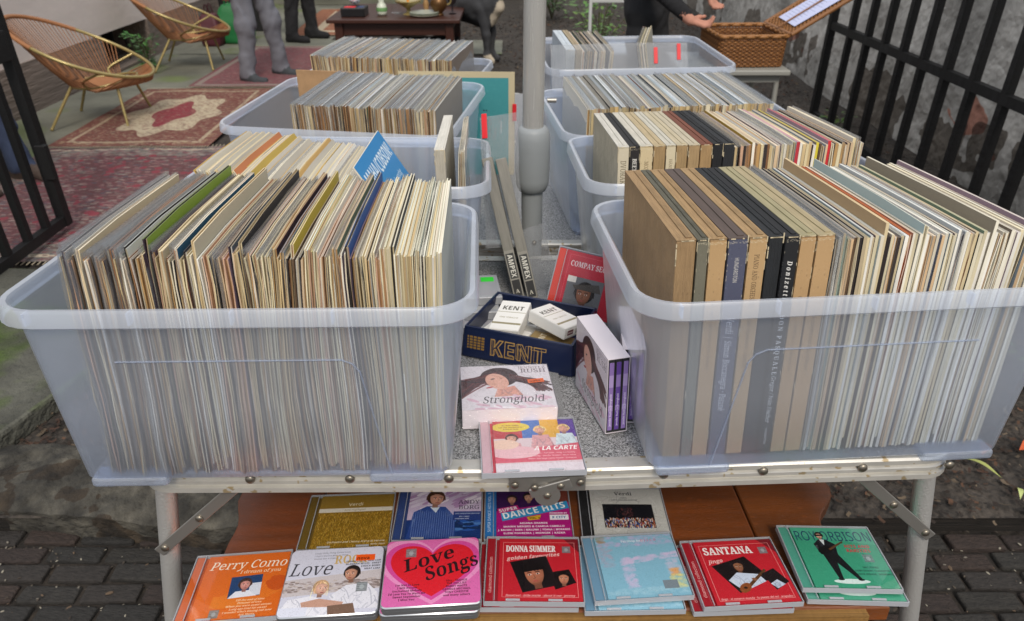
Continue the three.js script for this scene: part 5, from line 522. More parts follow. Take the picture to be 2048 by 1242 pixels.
// ---------------------------------------------------------------- figures: one smooth surface from tapered capsules
function nets(bones, cell, pal, k = 0.03, wr = 0) {
  const lo = [1e9, 1e9, 1e9], hi = [-1e9, -1e9, -1e9]; for (const b of bones) for (const e of [0, 1]) for (let q = 0; q < 3; q++) { const p = b[e], rad = b[2 + e] * 1.3 + cell * 2; lo[q] = Math.min(lo[q], p[q] - rad); hi[q] = Math.max(hi[q], p[q] + rad); }
  const n = lo.map((l, q) => Math.ceil((hi[q] - l) / cell) + 1), F = new Float32Array(n[0] * n[1] * n[2]).fill(1), id = (i, j, l) => (l * n[1] + j) * n[0] + i;
  const pre = bones.map((b) => { const d = [b[1][0] - b[0][0], b[1][1] - b[0][1], b[1][2] - b[0][2]]; return { a: b[0], d, L: d[0] * d[0] + d[1] * d[1] + d[2] * d[2] || 1e-9, r0: b[2], r1: b[3], c: b[4], sc: b[5] ?? [1, 1, 1] }; });
  const dist = (B, x, y, z) => { const px = x - B.a[0], py = y - B.a[1], pz = z - B.a[2]; let t = (px * B.d[0] + py * B.d[1] + pz * B.d[2]) / B.L; t = t < 0 ? 0 : t > 1 ? 1 : t; const qx = (px - B.d[0] * t) / B.sc[0], qy = (py - B.d[1] * t) / B.sc[1], qz = (pz - B.d[2] * t) / B.sc[2]; return Math.sqrt(qx * qx + qy * qy + qz * qz) - (B.r0 + (B.r1 - B.r0) * t); };
  const field = (x, y, z) => { let s = 0.5; for (const B of pre) { const d = dist(B, x, y, z); if (d > s + k) continue; const h = Math.max(0, Math.min(1, 0.5 + 0.5 * (s - d) / k)); s = s + (d - s) * h - k * h * (1 - h); } return wr ? s + wr * (vnoise(x * 8 + z * 8 + 40, y * 15 + 3 * Math.sin(x * 11 - z * 9) + 40, 4096, 3) + 0.5 * vnoise(x * 19 - z * 13 + 80, y * 30 + 80, 4096, 5) - 0.75) : s; };
  for (let l = 0; l < n[2]; l++) for (let j = 0; j < n[1]; j++) for (let i = 0; i < n[0]; i++) F[id(i, j, l)] = field(lo[0] + i * cell, lo[1] + j * cell, lo[2] + l * cell);
  const vid = new Int32Array(F.length).fill(-1), pos = [], colr = [], idx = [];
  for (let l = 0; l < n[2] - 1; l++) for (let j = 0; j < n[1] - 1; j++) for (let i = 0; i < n[0] - 1; i++) { let x = 0, y = 0, z = 0, c = 0; const v = []; for (let q = 0; q < 8; q++) v.push(F[id(i + (q & 1), j + ((q >> 1) & 1), l + (q >> 2))]); for (let q = 0; q < 8; q++) for (const e of [1, 2, 4]) { if (q & e) continue; const w = q | e; if ((v[q] < 0) === (v[w] < 0)) continue; const t = v[q] / (v[q] - v[w]); x += (q & 1) + (e === 1 ? t : 0); y += ((q >> 1) & 1) + (e === 2 ? t : 0); z += (q >> 2) + (e === 4 ? t : 0); c++; } if (!c) continue; const P = [lo[0] + (i + x / c) * cell, lo[1] + (j + y / c) * cell, lo[2] + (l + z / c) * cell]; vid[id(i, j, l)] = pos.length / 3; pos.push(...P); let best = 1e9, bc = 0; for (const B of pre) { const d = dist(B, ...P); if (d < best) { best = d; bc = B.c; } } const e = 0.92 + 0.16 * fbm(P[0] * 30 + 60, P[1] * 30 + 60, 4096, 2, 5); const cc = pal[bc]; colr.push(cc[0] * e, cc[1] * e, cc[2] * e); }
  const quad = (a, b, c, d, f) => { if (a < 0 || b < 0 || c < 0 || d < 0) return; f ? idx.push(a, b, c, a, c, d) : idx.push(a, c, b, a, d, c); };
  for (let l = 1; l < n[2] - 1; l++) for (let j = 1; j < n[1] - 1; j++) for (let i = 1; i < n[0] - 1; i++) { const s = F[id(i, j, l)] < 0; if (s !== F[id(i + 1, j, l)] < 0) quad(vid[id(i, j - 1, l - 1)], vid[id(i, j, l - 1)], vid[id(i, j, l)], vid[id(i, j - 1, l)], s); if (s !== F[id(i, j + 1, l)] < 0) quad(vid[id(i - 1, j, l - 1)], vid[id(i - 1, j, l)], vid[id(i, j, l)], vid[id(i, j, l - 1)], s); if (s !== F[id(i, j, l + 1)] < 0) quad(vid[id(i - 1, j - 1, l)], vid[id(i, j - 1, l)], vid[id(i, j, l)], vid[id(i - 1, j, l)], s); }
  const g = new THREE.BufferGeometry(); g.setAttribute('position', new THREE.Float32BufferAttribute(pos, 3)); g.setAttribute('color', new THREE.Float32BufferAttribute(colr, 3)); g.setIndex(idx); g.computeVertexNormals(); return g;
}
const skinL = lin('#b98470');
// hand at wrist w, fingers along dir d, palm normal p, thumb towards t
function handBones(w, d, p, t, c, curl = 0.5) {
  const W = V(...w), Dv = V(...d).normalize(), T_ = V(...t).normalize(), N = V(...p).normalize(), at = (a, b, e) => W.clone().addScaledVector(Dv, a * 0.86).addScaledVector(T_, b * 0.9).addScaledVector(N, e * 0.86).toArray(), out = [];
  for (const s of [-0.024, -0.008, 0.008, 0.024]) out.push([at(0.0, s * 0.6, 0), at(0.085, s, 0), 0.014, 0.012, c]);
  [[-0.03, 0.055], [-0.011, 0.068], [0.009, 0.074], [0.028, 0.066]].forEach(([s, l]) => { const k = at(0.085, s, 0), m = at(0.085 + l * 0.5, s * 1.1, l * 0.28 * curl), e = at(0.085 + l * (0.95 - 0.3 * curl), s * 1.12, l * 0.85 * curl); out.push([k, m, 0.0095, 0.0088, c], [m, e, 0.0088, 0.0072, c]); });
  out.push([at(0.015, 0.02, 0.004), at(0.05, 0.05, 0.014), 0.014, 0.0105, c], [at(0.05, 0.05, 0.014), at(0.085, 0.056, 0.026), 0.0102, 0.0085, c]); return out;
}
const mg2 = (a) => mergeGeometries(a.map((g) => g.index ? g.toNonIndexed() : g));
function person(label, o) {
  // o: feet [[x,z],[x,z]], face yaw dir, hip, cols: trousers, shoe, top, hair; hands
  const g = thing('person', label, 'person'); const pal = [lin(o.trousers), lin(o.shoe), lin(o.top), skinL, lin(o.hair)];
  const f = V(Math.cos(o.face), 0, Math.sin(o.face)), s = V(-f.z, 0, f.x), hip = V(...o.hip), B = [], add = (a, b, r0, r1, c, sc) => B.push([a.toArray(), b.toArray(), r0, r1, c, sc]);
  const off = (p, a, b, y) => p.clone().addScaledVector(f, a).addScaledVector(s, b).add(V(0, y, 0));
  o.feet.forEach(([x, z], i) => { const q = i ? 1 : -1, an = V(x, 0.085, z), hp = off(hip, 0, q * 0.095, -0.02), kn = (o.knees ? V(...o.knees[i]) : hp.clone().lerp(an, 0.52).addScaledVector(f, 0.035)); const td = o.toes ? V(...o.toes[i]).normalize() : f; add(hp, kn, 0.098, 0.072, 0); add(kn, an.clone().add(V(0, 0.02, 0)), 0.074, 0.062, 0); add(an.clone().addScaledVector(td, -0.045).setY(0.045), an.clone().addScaledVector(td, 0.16).setY(0.036), 0.047, 0.038, 1); });
  const ch = off(hip, o.bend ?? 0, 0, 0.42), nk = off(hip, (o.bend ?? 0) * 1.3, 0, 0.58);
  add(off(hip, 0, -0.07, 0.0), off(hip, 0, 0.07, 0.0), 0.125, 0.125, 0); add(off(hip, 0, 0, 0.1), ch, 0.14, 0.155, 2, [1, 1, 1]); add(off(ch, 0, -0.1, 0.06), off(ch, 0, 0.1, 0.06), 0.1, 0.1, 2); add(ch, nk, 0.1, 0.06, 2); add(nk, off(nk, 0.02, 0, 0.1), 0.052, 0.05, 3);
  const hd = off(nk, 0.04, 0, 0.2); const fine = [];
  const HB = [[off(hd, 0, 0, 0.02).toArray(), off(hd, 0.02, 0, -0.06).toArray(), 0.088, 0.066, 3], [off(hd, 0.085, 0, 0.0).toArray(), off(hd, 0.11, 0, -0.028).toArray(), 0.011, 0.016, 3], [off(hd, -0.02, 0, 0.035).toArray(), off(hd, -0.03, 0, 0.0).toArray(), 0.093, 0.09, 4], [off(hd, 0.0, 0.09, -0.01).toArray(), off(hd, 0, 0.09, 0.02).toArray(), 0.014, 0.018, 3], [off(hd, 0.0, -0.09, -0.01).toArray(), off(hd, 0, -0.09, 0.02).toArray(), 0.014, 0.018, 3]];
  fine.push(nets(HB, 0.011, pal, 0.015)); for (const q of [-1, 1]) fine.push(nets([[off(hd, 0.082, q * 0.034, 0.012).toArray(), off(hd, 0.083, q * 0.034, 0.012).toArray(), 0.011, 0.011, 4]], 0.004, pal, 0.002)); fine.push(nets([[off(hd, 0.084, -0.022, -0.06).toArray(), off(hd, 0.084, 0.022, -0.06).toArray(), 0.008, 0.008, 3]], 0.004, [pal[0], pal[1], pal[2], lin('#8c4a44')], 0.002));
  o.hands.forEach(({ w, e, d, p, t, curl }, i) => { const q = i ? 1 : -1, sh = off(ch, 0, q * 0.19, 0.08), el = V(...e), wr = V(...w); add(sh, el, 0.066, 0.05, 2); add(el, wr.clone().lerp(el, 0.1), 0.05, 0.036, 2); fine.push(nets([[wr.clone().lerp(el, 0.16).toArray(), w, 0.03, 0.026, 3], ...handBones(w, d, p, t, 3, curl)], 0.005, pal, 0.008)); });
  part('body', mg2([nets(B, 0.015, pal, 0.05, 0.02), ...fine]), M.cloth, g); return g;
}
M.cloth = std({ vertexColors: true, roughness: 0.9, bumpMap: rep(noiseA, 4), bumpScale: 0.002 });
person('person in loose grey trousers and dark shoes standing on the rug', { feet: [[-2.0, -6.42], [-2.2, -6.16]], face: 0.45, hip: [-2.14, 0.9, -6.3], trousers: '#6f7078', shoe: '#3d4145', top: '#4a4c52', hair: '#3a2c22', toes: [[0.8, 0, 0.25], [0.9, 0, 0.45]], hands: [{ w: [-1.98, 0.82, -6.6], e: [-2.02, 1.12, -6.62], d: [0.15, -1, 0.1], p: [0, 0, 1], t: [0.9, -0.1, 0] }, { w: [-2.27, 0.78, -6.08], e: [-2.33, 1.1, -6.1], d: [0.1, -1, 0.1], p: [0, 0, -1], t: [0.9, -0.1, 0] }] });
person('person in black trousers and black shoes standing behind the grey one', { feet: [[-2.18, -8.28], [-2.32, -8.02]], face: 0.35, hip: [-2.28, 0.9, -8.15], trousers: '#232326', shoe: '#1c1c1e', top: '#2c3038', hair: '#2a211b', toes: [[1, 0, 0.15], [0.9, 0, 0.3]], hands: [{ w: [-2.1, 0.82, -8.45], e: [-2.16, 1.12, -8.47], d: [0.15, -1, 0], p: [0, 0, 1], t: [1, 0, 0] }, { w: [-2.4, 0.82, -7.9], e: [-2.46, 1.12, -7.92], d: [0.15, -1, 0], p: [0, 0, -1], t: [1, 0, 0] }] });
person('person in black sweater and trousers reaching into the wicker basket', { feet: [[0.88, -4.4], [0.66, -4.22]], face: 0.3, hip: [0.76, 0.87, -4.32], bend: 0.1, trousers: '#232427', shoe: '#1a1a1c', top: '#17171a', hair: '#332820', hands: [{ w: [1.03, 0.965, -4.12], e: [0.86, 1.06, -4.42], d: [0.45, -0.9, 0.25], p: [0.6, 0.35, 0.5], t: [0.5, 0.2, -0.8], curl: 0.7 }, { w: [0.90, 0.845, -3.86], e: [0.7, 1.02, -4.05], d: [0.95, -0.25, 0.1], p: [0, 1, 0.1], t: [0.2, 0.2, -1], curl: 0.8 }] });
person('person in blue jeans seated at the left edge behind the gate', { feet: [[-2.74, -3.86], [-2.86, -3.62]], face: 0.5, hip: [-3.22, 0.5, -3.82], trousers: '#2f3a52', shoe: '#463a33', top: '#26282e', hair: '#4a3a30', knees: [[-2.83, 0.5, -3.9], [-2.88, 0.5, -3.58]], toes: [[1, 0, 0.2], [1, 0, 0.4]], hands: [{ w: [-2.95, 0.62, -3.88], e: [-3.22, 0.72, -4.06], d: [0.9, -0.3, 0.2], p: [0, -1, 0], t: [0, 0, 1] }, { w: [-3.02, 0.62, -3.62], e: [-3.3, 0.72, -3.56], d: [0.9, -0.3, 0.1], p: [0, -1, 0], t: [0, 0, -1] }] });
{ const o = thing('folding_chair', 'black folding chair under the seated person at left', 'chair'); o.position.set(-3.2, 0.008, -3.8); part('seat', rb(0.4, 0.03, 0.4, 0.008, 0, 0.37, 0), M.iron, o); part('backrest', rb(0.03, 0.2, 0.4, 0.008, -0.22, 0.75, 0), M.iron, o); for (const s of [-1, 1]) { part('leg', rod([0.26, 0.005, s * 0.2], [-0.23, 0.85, s * 0.2], 0.011), M.iron, o); part('leg', rod([-0.22, 0.005, s * 0.17], [0.19, 0.37, s * 0.17], 0.011), M.iron, o); } part('stretcher', rod([0.16, 0.18, -0.2], [0.16, 0.18, 0.2], 0.009), M.iron, o); }

// dog
{ const o = thing('dog', 'dark grey dog with a white chest and paw beside the brown table', 'dog'); const pal = [lin('#3b3c3f'), lin('#b5aa98'), lin('#1a1a1c'), lin('#26272a')], B = []; const b = (a, c, r0, r1, k, s) => B.push([a, c, r0, r1, k, s]);
  // facing +x a little towards the camera; chest at +x
  b([-0.42, 0.52, -0.1], [-0.02, 0.53, 0.0], 0.115, 0.15, 0); b([-0.02, 0.5, 0.0], [0.1, 0.53, 0.03], 0.15, 0.135, 0); b([-0.3, 0.46, -0.08], [0.0, 0.42, 0.0], 0.08, 0.11, 0); b([0.1, 0.56, 0.03], [0.26, 0.76, 0.06], 0.1, 0.075, 0); b([0.12, 0.4, 0.05], [0.2, 0.5, 0.07], 0.07, 0.06, 1);
  b([0.26, 0.78, 0.06], [0.31, 0.8, 0.07], 0.082, 0.075, 0); b([0.33, 0.78, 0.08], [0.44, 0.75, 0.1], 0.05, 0.035, 0); b([0.455, 0.765, 0.1], [0.46, 0.765, 0.1], 0.018, 0.016, 2);
  for (const s of [-1, 1]) { b([0.25, 0.85, 0.06 + s * 0.06], [0.21, 0.76, 0.06 + s * 0.1], 0.026, 0.018, 3); b([0.37, 0.815, 0.08 + s * 0.035], [0.372, 0.815, 0.08 + s * 0.035], 0.012, 0.012, 2); const z = s * 0.085; b([0.06, 0.48, 0.02 + z], [0.1, 0.26, 0.03 + z], 0.07, 0.036, 0); b([0.1, 0.26, 0.03 + z], [0.1, 0.09, 0.03 + z], 0.034, 0.026, 0); b([0.1, 0.08, 0.03 + z], [0.15, 0.035, 0.04 + z], 0.028, 0.03, s > 0 ? 1 : 0);
    b([-0.4, 0.5, -0.1 + z], [-0.3, 0.3, -0.08 + z], 0.095, 0.055, 0); b([-0.3, 0.3, -0.08 + z], [-0.44, 0.19, -0.1 + z], 0.045, 0.03, 0); b([-0.44, 0.19, -0.1 + z], [-0.41, 0.04, -0.1 + z], 0.027, 0.024, 0); b([-0.41, 0.035, -0.1 + z], [-0.34, 0.03, -0.09 + z], 0.028, 0.026, 0); }
  b([-0.5, 0.55, -0.12], [-0.66, 0.36, -0.15], 0.035, 0.02, 0);
  part('body', nets(B, 0.013, pal, 0.035, 0.012), M.cloth, o); part('collar', new THREE.TorusGeometry(0.095, 0.012, 8, 24).rotateY(Math.PI / 2).rotateZ(0.9).translate(0.19, 0.66, 0.045), std({ color: col('#1f8f86'), roughness: 0.6 }), o); part('leash', tube([[0.2, 0.62, 0.13], [0.16, 0.7, 0.18], [0.05, 0.85, 0.15], [-0.05, 1.1, 0.0]], 0.009, 20, 6), std({ color: col('#1f8f86'), roughness: 0.6 }), o);
  o.position.set(-0.3, 0.002, -7.05); o.rotation.y = -0.25; }

// ---------------------------------------------------------------- brown table and its bric-a-brac
{ const wood = std({ color: col('#4a2a20'), map: rep(setNoise, 2), roughness: 0.4 }), o = thing('wooden_table', 'dark brown wooden table covered in brass and glass oddments', 'table'); o.position.set(-0.98, 0, -6.75); part('tabletop', rb(1.1, 0.03, 0.95, 0.006, 0, 0.475, 0), wood, o); part('apron', merge([bx(0.94, 0.1, 0.02, 0, 0.41, 0.4), bx(0.94, 0.1, 0.02, 0, 0.41, -0.4), bx(0.02, 0.1, 0.78, 0.46, 0.41, 0), bx(0.02, 0.1, 0.78, -0.46, 0.41, 0)]), wood, o); for (const x of [-0.46, 0.46]) for (const z of [-0.4, 0.4]) part('leg', rb(0.07, 0.46, 0.07, 0.008, x, 0.23, z), wood, o);
  const TY = 0.49, at = (g, x, z, y = TY) => { g.position.set(-0.98 + x, y, -6.75 + z); return g; };
  { const b = thing('display_box', 'black box with a red label at the left of the brown table', 'box'); part('box', rb(0.2, 0.07, 0.2, 0.008, 0, 0.035, 0), std({ color: col('#141416'), roughness: 0.4 }), b); part('label', bx(0.09, 0.002, 0.08, -0.03, 0.0712, 0.03), M.red, b); part('blue_card', bx(0.05, 0.002, 0.07, 0.06, 0.0712, 0.02), std({ color: col('#33406c'), roughness: 0.5 }), b); at(b, -0.35, 0.24); }
  { const b = thing('glass_ornament', 'round cut glass ornament on the black box', 'ornament'); part('ball', new THREE.IcosahedronGeometry(0.055, 1), phy({ color: col('#dfe8ee'), roughness: 0.1, metalness: 0.3, flatShading: true }), b); at(b, -0.36, 0.14, TY + 0.127); }
  { const b = thing('ceramic_vase', 'small white and green painted vase on the brown table', 'vase'); part('vase', lathe([[0, 0], [0.035, 0], [0.042, 0.02], [0.045, 0.05], [0.036, 0.085], [0.02, 0.105], [0.025, 0.125], [0.02, 0.125]]), std({ color: col('#cfd6c4'), roughness: 0.3 }), b); part('painted_band', lathe([[0.0455, 0.035], [0.0468, 0.05], [0.044, 0.065]]), std({ color: col('#6f9a62'), roughness: 0.3 }), b); at(b, -0.12, 0.24); }
  { const b = thing('glass_jar', 'clear glass jar behind the painted vase', 'jar'); part('jar', lathe([[0, 0.003], [0.04, 0.003], [0.043, 0.01], [0.043, 0.14], [0.03, 0.16], [0.03, 0.18]]), M.clear, b); part('jar_lid', new THREE.CylinderGeometry(0.033, 0.033, 0.016, 20).translate(0, 0.188, 0), M.steel, b); at(b, -0.02, 0.12); }
  { const b = thing('brass_dish', 'brass footed dish with an orange candle on the brown table', 'dish'); part('dish', lathe([[0, 0], [0.05, 0], [0.05, 0.006], [0.018, 0.02], [0.016, 0.05], [0.06, 0.075], [0.105, 0.1], [0.11, 0.115], [0.1, 0.112], [0.0, 0.085]], 28), M.brass, b); part('candle', new THREE.CylinderGeometry(0.008, 0.009, 0.16, 10).translate(0, 0.165, 0), std({ color: col('#e08a1e'), roughness: 0.5 }), b); at(b, 0.1, 0.2); }
  for (let i = 0; i < 3; i++) { const b = single('plate', lathe([[0, 0.002], [0.07, 0.002], [0.12, 0.012], [0.125, 0.014], [0.12, 0.016], [0.07, 0.006], [0, 0.006]], 28), std({ color: col(['#b9b4a4', '#9aa48c', '#a3a89a'][i]), roughness: 0.35 }), ['cream plate at the bottom of the stack on the brown table', 'green grey plate in the middle of the stack on the brown table', 'pale plate on top of the stack on the brown table'][i], 'plate', 'stacked plates'); b.position.set(-0.98 + 0.24, TY + i * 0.009, -6.75 + 0.27); }
  { const b = thing('brass_jug', 'dark brass jug at the right of the brown table', 'jug'); part('jug_body', lathe([[0, 0], [0.04, 0], [0.04, 0.008], [0.03, 0.02], [0.06, 0.05], [0.075, 0.09], [0.06, 0.13], [0.035, 0.15], [0.03, 0.19], [0.045, 0.205], [0.04, 0.205]], 24), std({ color: col('#6a4c2c'), metalness: 0.6, roughness: 0.4 }), b); part('handle', tube([[0.035, 0.18, 0], [0.1, 0.17, 0], [0.1, 0.1, 0], [0.07, 0.08, 0]], 0.007, 20, 6), M.brass, b); at(b, 0.36, 0.22); }
  { const b = thing('goblet', 'dark goblet with a red top beside the brass jug', 'goblet'); part('cup', lathe([[0, 0], [0.035, 0.002], [0.008, 0.012], [0.007, 0.07], [0.03, 0.09], [0.042, 0.13], [0.038, 0.16]], 20), std({ color: col('#3c3438'), metalness: 0.4, roughness: 0.3 }), b); part('red_knob', new THREE.SphereGeometry(0.026, 14, 10).translate(0, 0.165, 0), M.red, b); at(b, 0.47, 0.16); }
  { const b = thing('figurine', 'small tan carved figurine between the dish and the jug', 'figurine'); part('body', lathe([[0, 0], [0.03, 0], [0.032, 0.01], [0.02, 0.03], [0.026, 0.07], [0.018, 0.1], [0.012, 0.108], [0.02, 0.125], [0.018, 0.145], [0, 0.152]], 16), std({ color: col('#a07c50'), roughness: 0.6 }), b); at(b, 0.24, 0.1, TY); }
  { const b = thing('small_pot', 'white pot on the ground beneath the brown table', 'pot'); part('pot', lathe([[0, 0], [0.06, 0], [0.075, 0.12], [0.08, 0.125], [0.07, 0.125], [0.06, 0.01]], 20), std({ color: col('#b8bcc0'), roughness: 0.4 }), b); b.position.set(-1.28, 0.004, -6.3); }
  { const b = thing('storage_crate', 'black crate standing under the brown table', 'crate'); part('crate_body', sweep(outline(0.5, 0.34, 0.02), [[-0.01, 0], [0, 0.003], [0.012, 0.24], [0.018, 0.245], [0.018, 0.255], [0.005, 0.255], [0, 0.01]]), std({ color: col('#151517'), roughness: 0.5 }), b); part('crate_floor', cap(outline(0.5, 0.34, 0.02), -0.008, 0.006), M.tray, b); b.position.set(-0.74, 0.004, -6.7); }
}
// green bag and dark red bag by the far chair
{ const bagG = (w, h, d) => { const g = new THREE.SphereGeometry(0.5, 24, 18), p = g.attributes.position; for (let i = 0; i < p.count; i++) { const x = p.getX(i), y = p.getY(i), z = p.getZ(i), n = 1 + 0.25 * (fbm(x * 5 + 9, y * 5 + z * 3 + 9, 512, 3, 3) - 0.5); p.setXYZ(i, Math.sign(x) * Math.pow(Math.abs(x) * 2, 0.35) / 2 * w * n * (1 - 0.3 * Math.max(0, y)), Math.max(-0.42, y) * h + h * 0.42, Math.sign(z) * Math.pow(Math.abs(z) * 2, 0.35) / 2 * d * n * (1 - 0.7 * Math.max(0, y))); } g.computeVertexNormals(); return g; };
  const a = thing('carrier_bag', 'green carrier bag on the ground behind the far hoop chair', 'bag'); part('bag', bagG(0.34, 0.42, 0.26), std({ color: col('#1f6e3c'), roughness: 0.5 }), a); for (const s of [-1, 1]) part('handle', tube([[-0.06, 0.36, s * 0.05], [-0.04, 0.48, s * 0.06], [0.04, 0.48, s * 0.06], [0.06, 0.36, s * 0.05]], 0.008, 16, 5), std({ color: col('#1f6e3c'), roughness: 0.5 }), a); a.position.set(-2.9, 0.01, -8.0);
  const b = thing('carrier_bag', 'dark maroon bag left of the green carrier bag', 'bag'); part('bag', bagG(0.22, 0.34, 0.24), std({ color: col('#4c1a26'), roughness: 0.6 }), b); for (const s of [-1, 1]) part('handle', tube([[-0.04, 0.28, s * 0.04], [0, 0.4, s * 0.05], [0.04, 0.28, s * 0.04]], 0.007, 14, 5), std({ color: col('#3a141e'), roughness: 0.6 }), b); b.position.set(-3.1, 0.01, -7.85);
  const c = thing('storage_crate', 'black crate against the house beyond the far hoop chair', 'crate'); part('crate_body', sweep(outline(0.5, 0.4, 0.02), [[-0.01, 0], [0, 0.003], [0.01, 0.42], [0.018, 0.425], [0.018, 0.445], [0.004, 0.445], [0, 0.01]]), std({ color: col('#17181a'), roughness: 0.6 }), c); part('crate_floor', cap(outline(0.5, 0.4, 0.02), -0.008, 0.006), M.tray, c); c.position.set(-3.05, 0.01, -8.9); }

// ---------------------------------------------------------------- wicker basket on a white table
{ const t = thing('side_table', 'small white table under the wicker basket', 'table'); const wp = std({ color: col('#96968f'), roughness: 0.5 }); t.position.set(1.16, 0, -4.06); part('tabletop', rb(0.56, 0.028, 0.5, 0.008, 0, 0.596, 0), wp, t); part('apron', bx(0.48, 0.04, 0.42, 0, 0.562, 0), wp, t); for (const x of [-0.23, 0.23]) for (const z of [-0.2, 0.2]) part('leg', rod([x * 1.05, 0.005, z * 1.05], [x, 0.545, z], 0.014), wp, t);
  const o = thing('wicker_basket', 'honey coloured wicker basket with its lid open on the white table', 'basket'); o.position.set(1.235, 0.611, -4.06); o.rotation.y = 0.05;
  const W = 0.36, Dp = 0.38, H = 0.15, cane = ['#8a5c32', '#99693a', '#774d28'].map((h) => std({ color: col(h), roughness: 0.55 }));
  const ringPts = (w, d, y, ph, amp, n) => { const ol = outline(w, d, 0.03, 6), L = [0]; for (let i = 0; i < ol.length; i++) L.push(L[i] + Math.hypot(ol[(i + 1) % ol.length][0] - ol[i][0], ol[(i + 1) % ol.length][1] - ol[i][1])); const out = []; for (let k = 0; k < n; k++) { const s = k / n * L[ol.length]; let i = 0; while (L[i + 1] < s) i++; const a = ol[i], b = ol[(i + 1) % ol.length], f = (s - L[i]) / Math.max(1e-6, L[i + 1] - L[i]), nx = a[2] + (b[2] - a[2]) * f, nz = a[3] + (b[3] - a[3]) * f, e = amp * Math.sin(k / n * Math.PI * 2 * n / 4 + ph); out.push([a[0] + (b[0] - a[0]) * f + nx * e, y, a[1] + (b[1] - a[1]) * f + nz * e]); } return out; };
  const rows = 15; for (let q = 0; q < rows; q++) { const y = 0.008 + q * (H - 0.014) / rows, e = 0.012 * q / rows; part('cane_strand', tube(ringPts(W - 0.02 + e, Dp - 0.02 + e, y, (q % 2) * Math.PI, 0.0038, 168), 0.0046, 168, 5, true), cane[q % 3], o); }
  const st = []; for (const p of ringPts(W - 0.014, Dp - 0.014, 0, 0, 0, 84)) st.push(rod([p[0], 0.002, p[2]], [p[0] * 1.02, H, p[2] * 1.02], 0.0036, 0.0036, 5)); const sk = part('cane_stakes', merge(st), cane[2], o); void sk;
  part('rim_braid', merge([tube(ringPts(W, Dp, H + 0.002, 0, 0.004, 84), 0.0085, 168, 6, true), tube(ringPts(W, Dp, H + 0.008, 3, 0.004, 84), 0.007, 168, 6, true)]), cane[1], o);
  part('basket_floor', bx(W - 0.03, 0.008, Dp - 0.03, 0, 0.006, 0), cane[2], o);
  const lid = new THREE.Group(); lid.name = 'lid'; o.add(lid); lid.position.set(W / 2 + 0.006, H + 0.012, 0); lid.rotation.z = -58 * D2R;   // hinged on the right edge, leaning out
  const ls = []; for (let q = 0; q < 34; q++) ls.push(tube([...Array(19).keys()].map((k) => [0.004 * ((k + q) % 2 ? 1 : -1), 0.01 + q * 0.0102, -Dp / 2 + 0.01 + k * (Dp - 0.02) / 18]), 0.0048, 36, 4)); part('lid_weave', merge(ls), cane[1], lid); part('lid_border', merge([rod([0, 0, -Dp / 2], [0, 0, Dp / 2], 0.011), rod([0, 0.355, -Dp / 2], [0, 0.355, Dp / 2], 0.011), rod([0, 0, -Dp / 2], [0, 0.355, -Dp / 2], 0.011), rod([0, 0, Dp / 2], [0, 0.355, Dp / 2], 0.011)]), cane[0], lid);
  const pg = single('paper_sheet', new THREE.PlaneGeometry(0.26, 0.3, 6, 6).rotateY(-Math.PI / 2).rotateX(0.06), std({ map: canvasTex(256, 300, (g) => { g.fillStyle = '#c9cfee'; g.fillRect(0, 0, 256, 300); g.fillStyle = '#9aa2c4'; for (let i = 0; i < 14; i++) g.fillRect(24, 24 + i * 19, 150 + 60 * hash(i, 4), 3); }), roughness: 0.7, side: THREE.DoubleSide }), 'pale blue white paper pinned inside the open basket lid', 'paper');
  o.updateMatrixWorld(true); put(pg, lid.matrixWorld.clone().multiply(frame([-0.012, 0.2, 0.02]))); const band = part('lid_strap', bx(0.004, 0.36, 0.012, -0.018, 0.178, 0.03), cane[0], lid); void band;
}
{ const o = thing('white_chair', 'white metal chair seen behind the black clad person', 'chair'); const w = std({ color: col('#c4c6c4'), roughness: 0.45 }); o.position.set(0.72, 0.0, -5.2); for (const [x, z] of [[-0.17, 0.17], [0.17, 0.17], [-0.17, -0.17], [0.17, -0.17]]) part('leg', rod([x * 1.1, 0.005, z * 1.1], [x, 0.45, z], 0.012), w, o); part('seat', rb(0.38, 0.025, 0.38, 0.01, 0, 0.46, 0), w, o); part('backrest', merge([rod([-0.17, 0.47, -0.17], [-0.17, 0.85, -0.22], 0.012), rod([0.17, 0.47, -0.17], [0.17, 0.85, -0.22], 0.012), rb(0.36, 0.1, 0.015, 0.005, 0, 0.78, -0.21)]), w, o); }

